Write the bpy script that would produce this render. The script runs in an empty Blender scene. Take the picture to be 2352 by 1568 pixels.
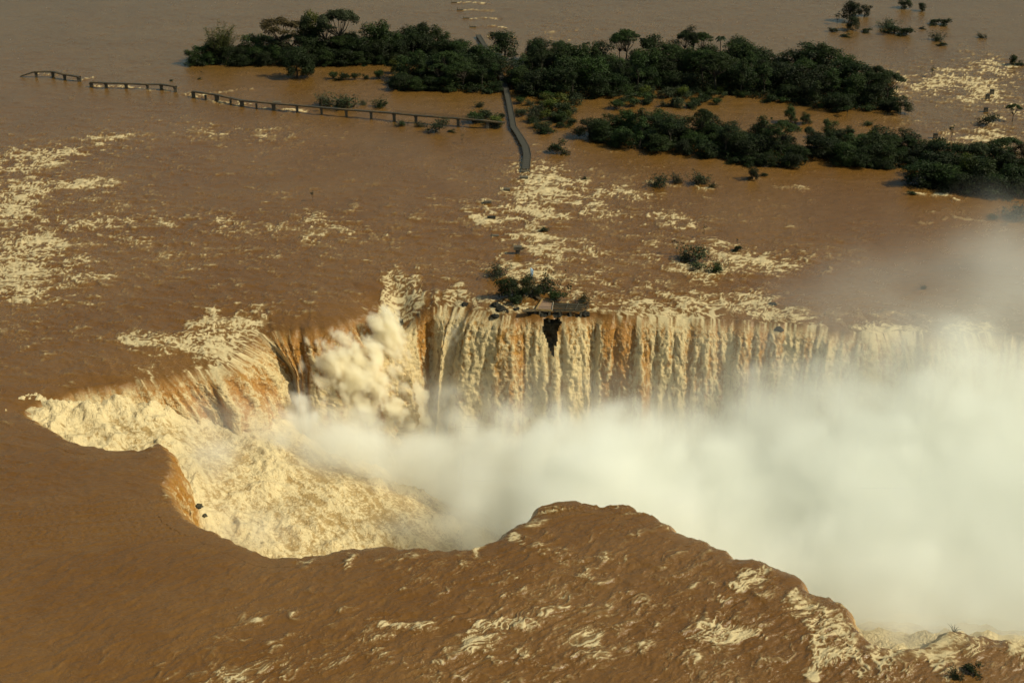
import bpy, math, random
import numpy as np
from mathutils import Vector, Matrix

sc = bpy.context.scene
rnd = random.Random(7)
R = math.radians

# ------------------------------------------------------------------ camera, sky, sun, exposure
FPX, CX, CY, PITCH, HCAM = 3600.0, 1176.0, 784.0, R(24.4), 176.0
cam_d = bpy.data.cameras.new("camera")
cam = bpy.data.objects.new("camera", cam_d)
sc.collection.objects.link(cam)
cam.location = (0, 0, HCAM)
cam.rotation_euler = (R(90) - PITCH, 0, 0)
cam_d.sensor_width = 36
cam_d.lens = 36 * FPX / 2352
cam_d.clip_start = 1
cam_d.clip_end = 60000
sc.camera = cam

SUN_AZ, SUN_EL = R(102), R(43)          # azimuth measured from +Y (away from the camera) towards +X
world = bpy.data.worlds.new("World")
sc.world = world
world.use_nodes = True
nt = world.node_tree
nt.nodes.clear()
sky = nt.nodes.new("ShaderNodeTexSky")
sky.sky_type = 'NISHITA'
sky.sun_disc = False
sky.sun_elevation = SUN_EL
sky.sun_rotation = SUN_AZ
sky.altitude = 200
sky.dust_density = 2.0
bg = nt.nodes.new("ShaderNodeBackground")
bg.inputs[1].default_value = 0.09
out = nt.nodes.new("ShaderNodeOutputWorld")
wb = nt.nodes.new("ShaderNodeVectorMath"); wb.operation = 'MULTIPLY'
wb.inputs[1].default_value = (.95, 1.0, .80)      # the photograph's warm white balance
nt.links.new(sky.outputs[0], wb.inputs[0])
nt.links.new(wb.outputs[0], bg.inputs[0])
nt.links.new(bg.outputs[0], out.inputs[0])

sun_d = bpy.data.lights.new("sun", 'SUN')
sun_d.energy = 4.4
sun_d.angle = R(0.6)
sun_d.color = (1.0, 0.92, 0.66)
sun = bpy.data.objects.new("sun", sun_d)
sc.collection.objects.link(sun)
S = Vector((math.sin(SUN_AZ) * math.cos(SUN_EL), math.cos(SUN_AZ) * math.cos(SUN_EL), math.sin(SUN_EL)))
sun.rotation_euler = S.to_track_quat('Z', 'Y').to_euler()
sun.location = (0, 0, 400)

sc.view_settings.view_transform = 'Standard'
sc.view_settings.look = 'None'
sc.view_settings.gamma = 1
sc.view_settings.use_curve_mapping = False
sc.view_settings.exposure = 0.14
cy = sc.cycles
cy.use_adaptive_sampling = True
cy.adaptive_threshold = 0.02
cy.use_denoising = True
cy.max_bounces = 14
cy.diffuse_bounces = 3
cy.glossy_bounces = 2
cy.transmission_bounces = 4
cy.transparent_max_bounces = 8
cy.volume_bounces = 12
cy.volume_step_rate = 1.0
cy.volume_max_steps = 256
cy.use_persistent_data = False

# ------------------------------------------------------------------ helpers
def at(px, py, z=0.0):
    """ground point at height z seen at (px, py) of the 2352x1568 photograph"""
    px = np.asarray(px, float); py = np.asarray(py, float)
    a = (px - CX) / FPX; b = (py - CY) / FPX
    sp, cp = math.sin(PITCH), math.cos(PITCH)
    dy = cp - b * sp
    dz = -sp - b * cp
    t = (z - HCAM) / dz
    return a * t, dy * t

def P(px, py, z=0.0):
    x, y = at(px, py, z)
    return Vector((float(x), float(y), float(z)))

def mpp(py):
    """metres per photo pixel at ground row py"""
    sp, cp = math.sin(PITCH), math.cos(PITCH)
    return HCAM / (sp + (py - CY) / FPX * cp) / FPX

def _h(ix, iy, iz, seed):
    n = (ix.astype(np.int64) * 374761393 + iy.astype(np.int64) * 668265263 + iz.astype(np.int64) * 2147483647 + seed * 974634777) & 0xFFFFFFFF
    n = ((n ^ (n >> 13)) * 1274126177) & 0xFFFFFFFF
    n = ((n ^ (n >> 16)) * 2246822519) & 0xFFFFFFFF
    return ((n ^ (n >> 15)) & 0xFFFF)

_A = np.arange(65536) / 65536 * 2 * np.pi
_GX, _GY = np.cos(_A).astype(np.float32), np.sin(_A).astype(np.float32)
_rs = np.random.RandomState(3)
_G3 = _rs.normal(size=(65536, 3)).astype(np.float32)
_G3 /= np.linalg.norm(_G3, axis=1)[:, None]

def noise2(x, y, seed=0):
    x = np.asarray(x, float); y = np.asarray(y, float)
    x0 = np.floor(x); y0 = np.floor(y)
    fx = (x - x0).astype(np.float32); fy = (y - y0).astype(np.float32)
    ix = x0.astype(np.int64); iy = y0.astype(np.int64); z = np.zeros_like(ix)
    u = fx * fx * fx * (fx * (fx * 6 - 15) + 10); v = fy * fy * fy * (fy * (fy * 6 - 15) + 10)
    def g(dx, dy):
        h = _h(ix + dx, iy + dy, z, seed)
        return _GX[h] * (fx - dx) + _GY[h] * (fy - dy)
    a = g(0, 0); b = g(1, 0); c = g(0, 1); d = g(1, 1)
    return 1.5 * ((a + u * (b - a)) * (1 - v) + (c + u * (d - c)) * v)

def noise3(x, y, z, seed=0):
    x0 = np.floor(x); y0 = np.floor(y); z0 = np.floor(z)
    f = [(x - x0).astype(np.float32), (y - y0).astype(np.float32), (z - z0).astype(np.float32)]
    i = [x0.astype(np.int64), y0.astype(np.int64), z0.astype(np.int64)]
    w = [q * q * q * (q * (q * 6 - 15) + 10) for q in f]
    r = 0
    for dx in (0, 1):
        for dy in (0, 1):
            for dz in (0, 1):
                g = _G3[_h(i[0] + dx, i[1] + dy, i[2] + dz, seed)]
                d = g[..., 0] * (f[0] - dx) + g[..., 1] * (f[1] - dy) + g[..., 2] * (f[2] - dz)
                r = r + d * (w[0] if dx else 1 - w[0]) * (w[1] if dy else 1 - w[1]) * (w[2] if dz else 1 - w[2])
    return 1.6 * r

def fbm(x, y, o=4, seed=0, gain=.5, lac=2.03):
    r = 0; a = 1; n = 0
    for k in range(o):
        r = r + a * noise2(x, y, seed + k * 17); n += a
        x = x * lac + 5.2; y = y * lac + 1.3; a *= gain
    return r / n

def ridged(x, y, o=4, seed=0, gain=.5, lac=2.07):
    r = 0; a = 1; n = 0
    for k in range(o):
        r = r + a * (1 - 2 * np.abs(noise2(x, y, seed + k * 17))); n += a
        x = x * lac + 5.2; y = y * lac + 1.3; a *= gain
    return r / n

def billow(x, y, o=3, seed=0, gain=.5, lac=2.1):
    r = 0; a = 1; n = 0
    for k in range(o):
        r = r + a * np.abs(noise2(x, y, seed + k * 17)); n += a
        x = x * lac + 5.2; y = y * lac + 1.3; a *= gain
    return r / n

def ss(a, b, x):
    t = np.clip((x - a) / (b - a), 0, 1)
    return t * t * (3 - 2 * t)

def rank01(q):
    """map values to 0..1 by their own distribution"""
    s = np.sort(q.ravel()[:: max(1, q.size // 40000)])
    return np.interp(q, s, np.linspace(0, 1, s.size)), s

def catmull(pts, n=8, closed=False):
    pts = np.asarray(pts, float); m = len(pts); o = []
    for i in range(m if closed else m - 1):
        p0 = pts[(i - 1) % m] if closed or i > 0 else pts[0]
        p1 = pts[i]; p2 = pts[(i + 1) % m]
        p3 = pts[(i + 2) % m] if closed or i + 2 < m else pts[-1]
        for k in range(n):
            t = k / n
            o.append(.5 * (2 * p1 + (p2 - p0) * t + (2 * p0 - 5 * p1 + 4 * p2 - p3) * t * t + (3 * p1 - p0 - 3 * p2 + p3) * t ** 3))
    if not closed: o.append(pts[-1])
    return np.array(o)

def link(o, parent=None):
    sc.collection.objects.link(o)
    if parent is not None: o.parent = parent
    return o

def tag(o, label=None, cat=None, group=None, kind=None):
    if label: o["label"] = label
    if cat: o["category"] = cat
    if group: o["group"] = group
    if kind: o["kind"] = kind
    return o

def mesh_np(name, V, F, mat, parent=None, smooth=True, attrs=None):
    """V (n,3), F (m,4) or (m,3) arrays -> one mesh object"""
    me = bpy.data.meshes.new(name)
    V = np.asarray(V, np.float32); F = np.asarray(F, np.int32)
    k = F.shape[1]
    me.vertices.add(len(V)); me.vertices.foreach_set("co", V.ravel())
    me.loops.add(F.size); me.loops.foreach_set("vertex_index", F.ravel())
    me.polygons.add(len(F)); me.polygons.foreach_set("loop_start", np.arange(0, F.size, k, dtype=np.int32))
    me.update(calc_edges=True)
    me.polygons.foreach_set("use_smooth", np.full(len(F), smooth))
    for n, v in (attrs or {}).items():
        a = me.attributes.new(n, 'FLOAT', 'POINT')
        a.data.foreach_set("value", np.asarray(v, np.float32).ravel())
    if mat: me.materials.append(mat)
    me.update()
    return link(bpy.data.objects.new(name, me), parent)

def grid_faces(nr, nc, keep=None):
    i = np.arange(nr * nc).reshape(nr, nc)
    F = np.stack([i[:-1, :-1], i[:-1, 1:], i[1:, 1:], i[1:, :-1]], -1).reshape(-1, 4)
    if keep is not None: F = F[keep.ravel()]
    return F

def compact(V, F, attrs):
    u = np.unique(F); m = np.full(len(V), -1); m[u] = np.arange(len(u))
    return V[u], m[F], {k: np.asarray(v).ravel()[u] for k, v in attrs.items()}

# ------------------------------------------------------------------ materials
class NB:
    def __init__(self, name):
        self.m = bpy.data.materials.new(name); self.m.use_nodes = True
        self.t = self.m.node_tree; self.t.nodes.clear()
        self.out = self.n("ShaderNodeOutputMaterial")
    def n(self, typ, **kw):
        n = self.t.nodes.new(typ)
        for k, v in kw.items(): setattr(n, k, v)
        return n
    def l(self, a, b): self.t.links.new(a, b)
    def val(self, sock, v):
        if hasattr(v, "links") or hasattr(v, "is_output"): self.l(v, sock)
        else: sock.default_value = v
    def math(self, op, a, b=0.0, c=None, clamp=False):
        n = self.n("ShaderNodeMath", operation=op, use_clamp=clamp)
        self.val(n.inputs[0], a); self.val(n.inputs[1], b)
        if c is not None: self.val(n.inputs[2], c)
        return n.outputs[0]
    def mix(self, f, a, b):
        n = self.n("ShaderNodeMix", data_type='RGBA')
        self.val(n.inputs[0], f); self.val(n.inputs[6], a); self.val(n.inputs[7], b)
        return n.outputs[2]
    def mixf(self, f, a, b):
        n = self.n("ShaderNodeMix", data_type='FLOAT')
        self.val(n.inputs[0], f); self.val(n.inputs[2], a); self.val(n.inputs[3], b)
        return n.outputs[0]
    def attr(self, name):
        return self.n("ShaderNodeAttribute", attribute_name=name).outputs["Fac"]
    def noise(self, vec, scale, detail=3, rough=.55, dist=0.0):
        n = self.n("ShaderNodeTexNoise"); self.l(vec, n.inputs["Vector"])
        n.inputs["Scale"].default_value = scale; n.inputs["Detail"].default_value = detail
        n.inputs["Roughness"].default_value = rough; n.inputs["Distortion"].default_value = dist
        return n.outputs["Fac"]
    def ramp(self, f, lo, hi, a=0.0, b=1.0):
        n = self.n("ShaderNodeMapRange", clamp=True, interpolation_type='SMOOTHSTEP')
        self.val(n.inputs[0], f)
        for i, v in enumerate((lo, hi, a, b)): n.inputs[i + 1].default_value = v
        return n.outputs[0]
    def scale_vec(self, vec, s):
        n = self.n("ShaderNodeVectorMath", operation='MULTIPLY'); self.l(vec, n.inputs[0]); n.inputs[1].default_value = s
        return n.outputs[0]
    def bump(self, h, strength, dist, normal=None):
        n = self.n("ShaderNodeBump"); self.l(h, n.inputs["Height"])
        n.inputs["Strength"].default_value = strength; n.inputs["Distance"].default_value = dist
        if normal is not None: self.l(normal, n.inputs["Normal"])
        return n.outputs[0]
    def bsdf(self, color, rough=.7, normal=None, spec=.5, **kw):
        n = self.n("ShaderNodeBsdfPrincipled")
        self.val(n.inputs["Base Color"], color); self.val(n.inputs["Roughness"], rough)
        self.val(n.inputs["Specular IOR Level"], spec)
        if normal is not None: self.l(normal, n.inputs["Normal"])
        for k, v in kw.items(): self.val(n.inputs[k.replace("_", " ")], v)
        return n.outputs[0]
    def finish(self, s):
        self.l(s, self.out.inputs[0]); return self.m

def c4(r, g, b): return (r, g, b, 1.0)

BROWN = c4(.127, .056, .009)
BROWN2 = c4(.145, .069, .016)
CREAM = c4(.72, .60, .36)
TAN = c4(.46, .29, .115)
AMBER = c4(.40, .17, .035)

def river_shader(b):
    pos = b.n("ShaderNodeNewGeometry").outputs["Position"]
    foam = b.attr("foam")
    fine = b.noise(b.scale_vec(pos, (.8, 1.2, 1)), 2.4, 4, .7, 1.2)
    big = b.noise(pos, .03, 2, .5)
    f2 = b.math('MULTIPLY', foam, b.math('ADD', .70, b.math('MULTIPLY', fine, .6)))
    f = b.ramp(f2, .0, 1.05)
    base = b.mix(b.ramp(big, .35, .65), BROWN, BROWN2)
    sx = b.n("ShaderNodeSeparateXYZ"); b.l(pos, sx.inputs[0])
    upst = b.math('ADD', sx.outputs[1], b.math('MULTIPLY', b.math('SUBTRACT', b.noise(pos, .012, 3, .6, .8), .5), 180.0))
    upst = b.math('ADD', upst, b.math('MULTIPLY', sx.outputs[0], .25))
    base = b.mix(b.ramp(upst, 430, 720, 0, .5), base, c4(.096, .063, .020))      # base colour turns greyer upstream and to the right
    silt = b.noise(b.scale_vec(pos, (.35, 1, 1)), .22, 3, .6, 1.2)
    base = b.mix(b.ramp(silt, .50, .72, 0, .38), base, c4(.170, .085, .020))
    base = b.mix(b.ramp(b.noise(b.scale_vec(pos, (.4, 1.1, 1)), .9, 4, .7, 1.0), .55, .75, 0, .35), base, c4(.185, .105, .035))
    fc = b.mix(b.ramp(f, .35, .95), c4(.225, .142, .054), c4(.49, .39, .22))
    col = b.mix(b.ramp(f, .0, .6), base, fc)
    rough = b.mixf(f, .25, .85)
    rip = b.noise(b.scale_vec(pos, (.7, 1.3, 1)), 1.2, 4, .65, .5)
    nrm = b.bump(b.math('ADD', rip, b.math('MULTIPLY', b.math('MULTIPLY', b.noise(b.scale_vec(pos, (.6, 1.2, 1)), 1.6, 3, .65), foam), .8)), .6, .45)
    return b.bsdf(col, rough, nrm, .42)

def river_material():
    b = NB("muddy_river_water")
    return b.finish(river_shader(b))

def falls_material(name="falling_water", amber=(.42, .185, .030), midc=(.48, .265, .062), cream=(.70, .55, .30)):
    b = NB(name)
    pos = b.n("ShaderNodeNewGeometry").outputs["Position"]
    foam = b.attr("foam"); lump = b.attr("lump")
    p2 = b.scale_vec(pos, (1, 1, .5))
    fine = b.noise(p2, .85, 4, .68, .6)
    clot = b.n("ShaderNodeTexVoronoi", feature='F1'); b.l(p2, clot.inputs["Vector"]); clot.inputs["Scale"].default_value = .9
    cl = b.math('SUBTRACT', 1.0, clot.outputs["Distance"])
    grain = b.noise(p2, 2.3, 3, .7, .4)
    gc = b.math('MULTIPLY', b.math('SUBTRACT', grain, .5), 1.5)
    g = b.math('ADD', b.math('MULTIPLY', b.math('SUBTRACT', fine, .5), 1.9), b.math('MULTIPLY', b.math('SUBTRACT', cl, .6), .35))
    g = b.math('ADD', g, gc)
    f = b.ramp(b.math('ADD', foam, g), .02, .95)
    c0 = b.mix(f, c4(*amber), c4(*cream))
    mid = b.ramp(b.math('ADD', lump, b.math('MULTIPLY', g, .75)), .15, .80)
    col = b.mix(b.math('MULTIPLY', b.math('SUBTRACT', 1.0, mid), .8), c0, c4(*midc))  # low lump: amber of thin water, with shade painted into the hollows
    rough = b.mixf(f, .4, .9)
    nrm = b.bump(b.math('ADD', b.math('MULTIPLY', fine, 1.5), b.math('MULTIPLY', grain, .35)), .8, .85)
    s1 = b.bsdf(col, rough, nrm, .3)
    tr = b.n("ShaderNodeBsdfTranslucent"); b.l(b.mix(.5, col, c4(.80, .52, .17)), tr.inputs[0]); b.l(nrm, tr.inputs["Normal"])
    mx = b.n("ShaderNodeMixShader"); mx.inputs[0].default_value = .25
    b.l(s1, mx.inputs[1]); b.l(tr.outputs[0], mx.inputs[2])
    rv = b.n("ShaderNodeMixShader"); b.l(b.attr("river"), rv.inputs[0])
    b.l(mx.outputs[0], rv.inputs[1]); b.l(river_shader(b), rv.inputs[2])
    return b.finish(rv.outputs[0])

def simple_material(name, c1, c2, scale=1.0, rough=.85, bump=.4, spec=.3):
    b = NB(name)
    pos = b.n("ShaderNodeNewGeometry").outputs["Position"]
    n = b.noise(pos, scale, 4, .65)
    col = b.mix(b.ramp(n, .35, .65), c4(*c1), c4(*c2))
    return b.finish(b.bsdf(col, rough, b.bump(n, bump, .15), spec))

M_river = river_material()
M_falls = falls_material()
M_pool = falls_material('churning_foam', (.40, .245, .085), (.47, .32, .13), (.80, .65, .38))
M_rock = simple_material("wet_basalt", (.007, .007, .005), (.022, .020, .014), .8, .75, .8, .2)
M_cliff = simple_material("cliff_rock", (.012, .012, .007), (.075, .062, .034), .7, .7, .9, .3)
M_concrete = simple_material("old_concrete", (.06, .052, .038), (.12, .10, .07), 2.0, .9, .3)
M_steel = simple_material("weathered_beam", (.05, .036, .02), (.10, .07, .035), 1.5, .8, .2)
M_deck = simple_material("wet_deck_boards", (.030, .028, .022), (.055, .051, .040), 3.0, .85, .2)
M_rail = simple_material("rail_metal", (.035, .032, .022), (.075, .068, .05), 3.0, .6, .1)
# ------------------------------------------------------------------ the rim of the gorge
# (px, py of the photograph, how far the water has sagged at the rim, over which length)
RIM = [
 (52,950,1.5,4),(83,923,1.5,5),(132,908,1.5,5),(198,892,1.5,6),(262,884,2,7),(318,876,2.5,9),(370,868,3,10),
 (417,858,3.5,10),(470,850,4,11),(520,842,4,11),(560,805,4,11),(600,772,3.5,9),(659,758,2.5,7),(747,752,2.2,6),(813,732,2.2,5),
 (850,724,3,5),(880,726,4.5,6),(925,730,4.5,7),(965,718,3.5,7),(1000,708,2.2,6),(1045,706,1.8,5),(1080,712,1.5,4),(1130,722,1.5,3),
 (1180,728,1.5,3),(1240,730,1.5,3),(1300,728,1.5,3),(1352,724,1.5,3),(1392,728,1.5,4),(1440,730,1.5,4),(1500,730,1.5,4),
 (1580,733,1.5,4),(1660,738,1.8,5),(1740,742,1.8,5),(1800,746,1.8,5),(1860,752,1.8,5),(1930,762,1.8,5),
 (2000,770,1.8,5),(2060,765,1.8,5),(2120,768,1.8,5),(2200,772,1.8,5),(2290,768,1.8,5),(2360,778,1.8,5),
 (2500,790,2,5),(2750,830,2,5),(3000,930,2,5),(3080,1100,2,5),(3000,1300,2,5),(2800,1440,2,5),(2550,1500,2,5),
 (2400,1492,0.8,3.1),(2352,1484,0.8,3.1),(2290,1466,0.8,3.1),(2235,1462,0.8,2.5),(2195,1450,0.8,2.5),(2165,1462,0.8,2.5),(2130,1488,0.8,3.1),
 (2060,1496,0.8,3.1),(2000,1478,0.8,3.1),(1962,1445,0.8,2.5),(1940,1400,0.8,2.5),(1900,1378,0.8,2.5),(1850,1358,0.8,2.5),
 (1820,1325,0.8,2.5),(1780,1306,0.8,2.5),(1730,1292,0.8,2.5),(1690,1285,0.8,2.5),(1660,1270,0.9,3.1),(1610,1243,0.9,3.1),(1550,1222,0.9,3.1),
 (1530,1205,0.9,3.1),(1480,1180,0.9,3.1),(1420,1162,0.9,3.1),(1378,1166,0.9,3.1),(1330,1156,0.9,3.1),(1290,1150,0.9,3.1),(1245,1168,0.9,3.1),
 (1218,1196,0.9,2.5),(1180,1212,0.9,2.5),(1150,1243,0.9,2.5),(1100,1260,1.0,3.7),(1034,1266,1.0,3.7),(920,1260,1.0,3.7),(813,1262,1.0,3.7),
 (740,1276,1.0,3.7),(672,1284,1.0,3.7),(615,1280,1.0,3.7),(527,1244,1.0,3.1),(461,1213,0.9,2.5),(417,1186,0.8,2.5),(387,1147,0.8,2.5),(368,1120,0.8,2.5),
 (378,1092,1.0,3.1),(388,1062,1.0,3.1),(380,1038,1.0,3.1),(360,1020,1.0,3.1),(325,1036,0.8,3.1),(229,1034,0.8,3.1),(167,1018,0.8,2.5),(110,987,0.8,2.5),(66,962,0.6,2.5),
]
RIM = np.array(RIM, float)
rx, ry = at(RIM[:, 0], RIM[:, 1], -RIM[:, 2])
rim_ctrl = np.stack([rx, ry, RIM[:, 2], RIM[:, 3], RIM[:, 0], RIM[:, 1]], 1)
rim = catmull(rim_ctrl, 10, closed=True)
# even spacing, a little natural raggedness
seg = np.linalg.norm(np.roll(rim[:, :2], -1, 0) - rim[:, :2], axis=1)
cum = np.concatenate([[0], np.cumsum(seg)])
RIML = cum[-1]
def rim_at(s):
    s = np.mod(s, RIML)
    ext = np.vstack([rim, rim[:1]])
    return np.stack([np.interp(s, cum, ext[:, k]) for k in range(6)], 1)
_s = np.arange(0, RIML, 1.0)
_p = rim_at(_s)
_t = np.roll(_p[:, :2], -1, 0) - np.roll(_p[:, :2], 1, 0)
_t /= np.linalg.norm(_t, axis=1)[:, None]
_n = np.stack([_t[:, 1], -_t[:, 0]], 1)
_area = .5 * np.sum(_p[:, 0] * np.roll(_p[:, 1], -1) - _p[:, 1] * np.roll(_p[:, 0], -1))
if _area > 0: _n = -_n                 # into the gorge
wob = (np.abs(noise2(_s / 5.0, _s * 0 + .3, 5)) * 1.6 - .4) + .7 * noise2(_s / 1.7, _s * 0, 9)
_p[:, :2] += _n * wob[:, None]
rimpoly = _p

# distance field on a fine plan grid
GX0, GX1 = rimpoly[:, 0].min() - 60, rimpoly[:, 0].max() + 60
GY0, GY1 = rimpoly[:, 1].min() - 60, rimpoly[:, 1].max() + 60
GS = 0.9
gx = np.arange(GX0, GX1, GS); gy = np.arange(GY0, GY1, GS)
def inside(x, y, poly):
    c = np.zeros(x.shape, bool); n = len(poly)
    for i in range(n):
        x1, y1 = poly[i, :2]; x2, y2 = poly[(i + 1) % n, :2]
        if y1 == y2: continue
        m = (y1 > y) != (y2 > y)
        c ^= m & (x < (x2 - x1) * (y - y1) / (y2 - y1) + x1)
    return c
XX, YY = np.meshgrid(gx, gy)
from mathutils.kdtree import KDTree
def nearest_dist(x, y, pts):
    best = np.full(x.shape, 1e9); idx = np.zeros(x.shape, np.int32)
    for i in range(len(pts)):
        d = (x - pts[i, 0]) ** 2 + (y - pts[i, 1]) ** 2
        m = d < best
        best[m] = d[m]; idx[m] = i
    return np.sqrt(best), idx
DD, II = nearest_dist(XX.astype(np.float32), YY.astype(np.float32), rimpoly)
INS = inside(XX, YY, rimpoly)
DD = np.where(INS, DD, -DD)
AA = rimpoly[II, 2]; LL = rimpoly[II, 3]
def bil(arr, x, y, outside):
    u = (x - GX0) / GS; v = (y - GY0) / GS
    ok = (u >= 0) & (v >= 0) & (u < len(gx) - 1) & (v < len(gy) - 1)
    u = np.clip(u, 0, len(gx) - 1.001); v = np.clip(v, 0, len(gy) - 1.001)
    i = u.astype(int); j = v.astype(int); fu = u - i; fv = v - j
    r = arr[j, i] * (1 - fu) * (1 - fv) + arr[j, i + 1] * fu * (1 - fv) + arr[j + 1, i] * (1 - fu) * fv + arr[j + 1, i + 1] * fu * fv
    return np.where(ok, r, outside)

# ------------------------------------------------------------------ where the foam is
# blobs: px, py, rx, ry, density      (photograph coordinates, projected to the river)
BLOBS = [
 (40,370,80,30,.42),(130,355,60,25,.3),(240,325,70,26,.3),(190,420,95,14,.42),(40,440,90,22,.5),(20,480,70,30,.5),
 (60,560,90,60,.46),(30,610,80,40,.48),(150,590,60,50,.2),(60,655,110,34,.5),(180,650,70,16,.18),(330,520,110,35,.2),
 (270,500,60,20,.16),(540,300,110,16,.22),(640,320,70,16,.14),(690,520,60,26,.35),(760,540,70,22,.22),(560,510,120,30,.12),
 (420,590,160,30,.07),(480,690,140,24,.08),(820,470,60,16,.12),(960,520,120,30,.08),(880,600,120,24,.06),
 (1230,385,55,20,.55),(1270,420,75,24,.62),(1240,445,60,20,.5),(1320,450,60,24,.35),(1400,440,80,24,.22),(1160,480,90,20,.3),
 (1210,505,80,18,.34),(1340,490,110,22,.2),(1480,450,60,20,.12),(1190,545,60,9,.2),(1290,565,70,26,.32),(1330,580,50,16,.2),
 (1230,590,70,12,.3),(1210,620,50,16,.5),(1180,660,46,26,.25),(1300,650,60,20,.16),(1330,680,30,14,.35),(1385,630,40,20,.12),
 (1540,510,90,24,.22),(1470,560,80,24,.1),(1590,575,60,20,.2),(1610,620,70,20,.42),(1720,600,80,24,.40),(1680,570,60,16,.3),
 (1790,600,100,24,.2),(1880,580,70,24,.08),(1860,590,40,10,.16),(1520,600,60,20,.06),(1450,670,70,24,.2),(1560,695,80,20,.3),
 (1640,700,70,22,.55),(1560,715,90,14,.5),(1740,690,35,20,.5),(1755,715,60,18,.5),(1850,725,60,14,.42),(1960,745,90,20,.25),
 (2080,755,80,16,.42),(2230,752,110,26,.34),(2060,715,90,12,.14),(1660,555,40,14,.1),
 (2150,185,60,26,.35),(2210,200,70,40,.36),(2290,160,70,34,.46),(2300,240,60,36,.30),(2120,280,60,20,.10),(2080,190,50,20,.22),
 (2240,320,90,16,.34),(2140,215,50,16,.2),(2280,300,70,26,.22),(2060,215,40,20,.2),(2300,350,60,20,.12),(2200,440,90,10,.26),(2180,520,120,30,.06),
 (1275,75,40,18,.18),(1400,60,120,30,.03),(1760,475,30,8,.2),(1830,430,26,6,.4),(1480,500,30,8,.1),
 (1500,420,24,7,.3),(1560,425,20,5,.3),(1620,430,24,8,.3),(1730,415,30,5,.2),(1440,380,60,16,.08),(1300,340,50,10,.12),
 # lip and cascades of the far left wall
 (330,775,60,14,.40),(410,780,50,14,.45),(470,745,40,20,.62),(520,735,50,26,.62),(560,770,36,40,.66),(500,800,40,30,.60),
 (545,840,40,30,.6),(590,700,40,10,.16),(330,830,40,30,.15),(420,840,40,26,.12),(290,860,60,14,.15),(160,690,120,60,.04),(90,760,110,40,.10),(150,820,80,30,.06),
 (905,650,14,26,.9),(915,700,26,26,.9),(955,650,9,26,.5),(1000,690,8,30,.35),(1035,680,14,24,.4),(1060,680,16,20,.5),(1110,684,40,10,.4),(1190,705,60,9,.5),(1080,700,30,10,.6),
 # near side
 (1060,1290,60,12,.06),(1260,1165,36,10,.45),(1400,1160,30,6,.25),(1470,1175,40,8,.28),(1530,1205,18,7,.3),(1225,1200,28,12,.4),(1190,1230,18,7,.5),(1255,1260,40,14,.12),
 (1300,1280,60,16,.12),(1140,1400,40,16,.12),(1110,1450,34,40,.42),(1165,1430,50,14,.34),(940,1440,60,9,.3),(1380,1470,60,24,.25),
 (1420,1400,60,30,.10),(1250,1350,120,40,.06),(1500,1330,120,30,.05),(1730,1325,44,22,.45),(1640,1440,50,26,.38),(1720,1455,80,14,.34),(1680,1380,40,16,.2),
 (1850,1390,26,30,.5),(1890,1410,50,34,.5),(1930,1440,26,24,.4),(1895,1500,26,50,.45),(1950,1530,60,30,.36),(2060,1540,60,24,.26),
 (2180,1460,40,14,.5),(2170,1510,30,40,.46),(2220,1480,40,20,.34),(2300,1475,60,14,.4),(2290,1530,70,30,.22),(2330,1490,30,24,.4),
 (620,1520,100,40,.16),(500,1560,120,20,.2),(420,1540,60,16,.12),(850,1500,140,50,.06),(1100,1540,160,40,.10),(800,1290,10,24,.3),(1200,1500,40,24,.08),
 (680,1400,120,40,.03),(1560,1500,120,30,.12),(430,1040,34,40,.42),(410,1090,26,24,.3),(350,1030,20,6,.3),(385,1135,20,10,.3),
 (2000,1500,100,16,.3),
]
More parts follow.
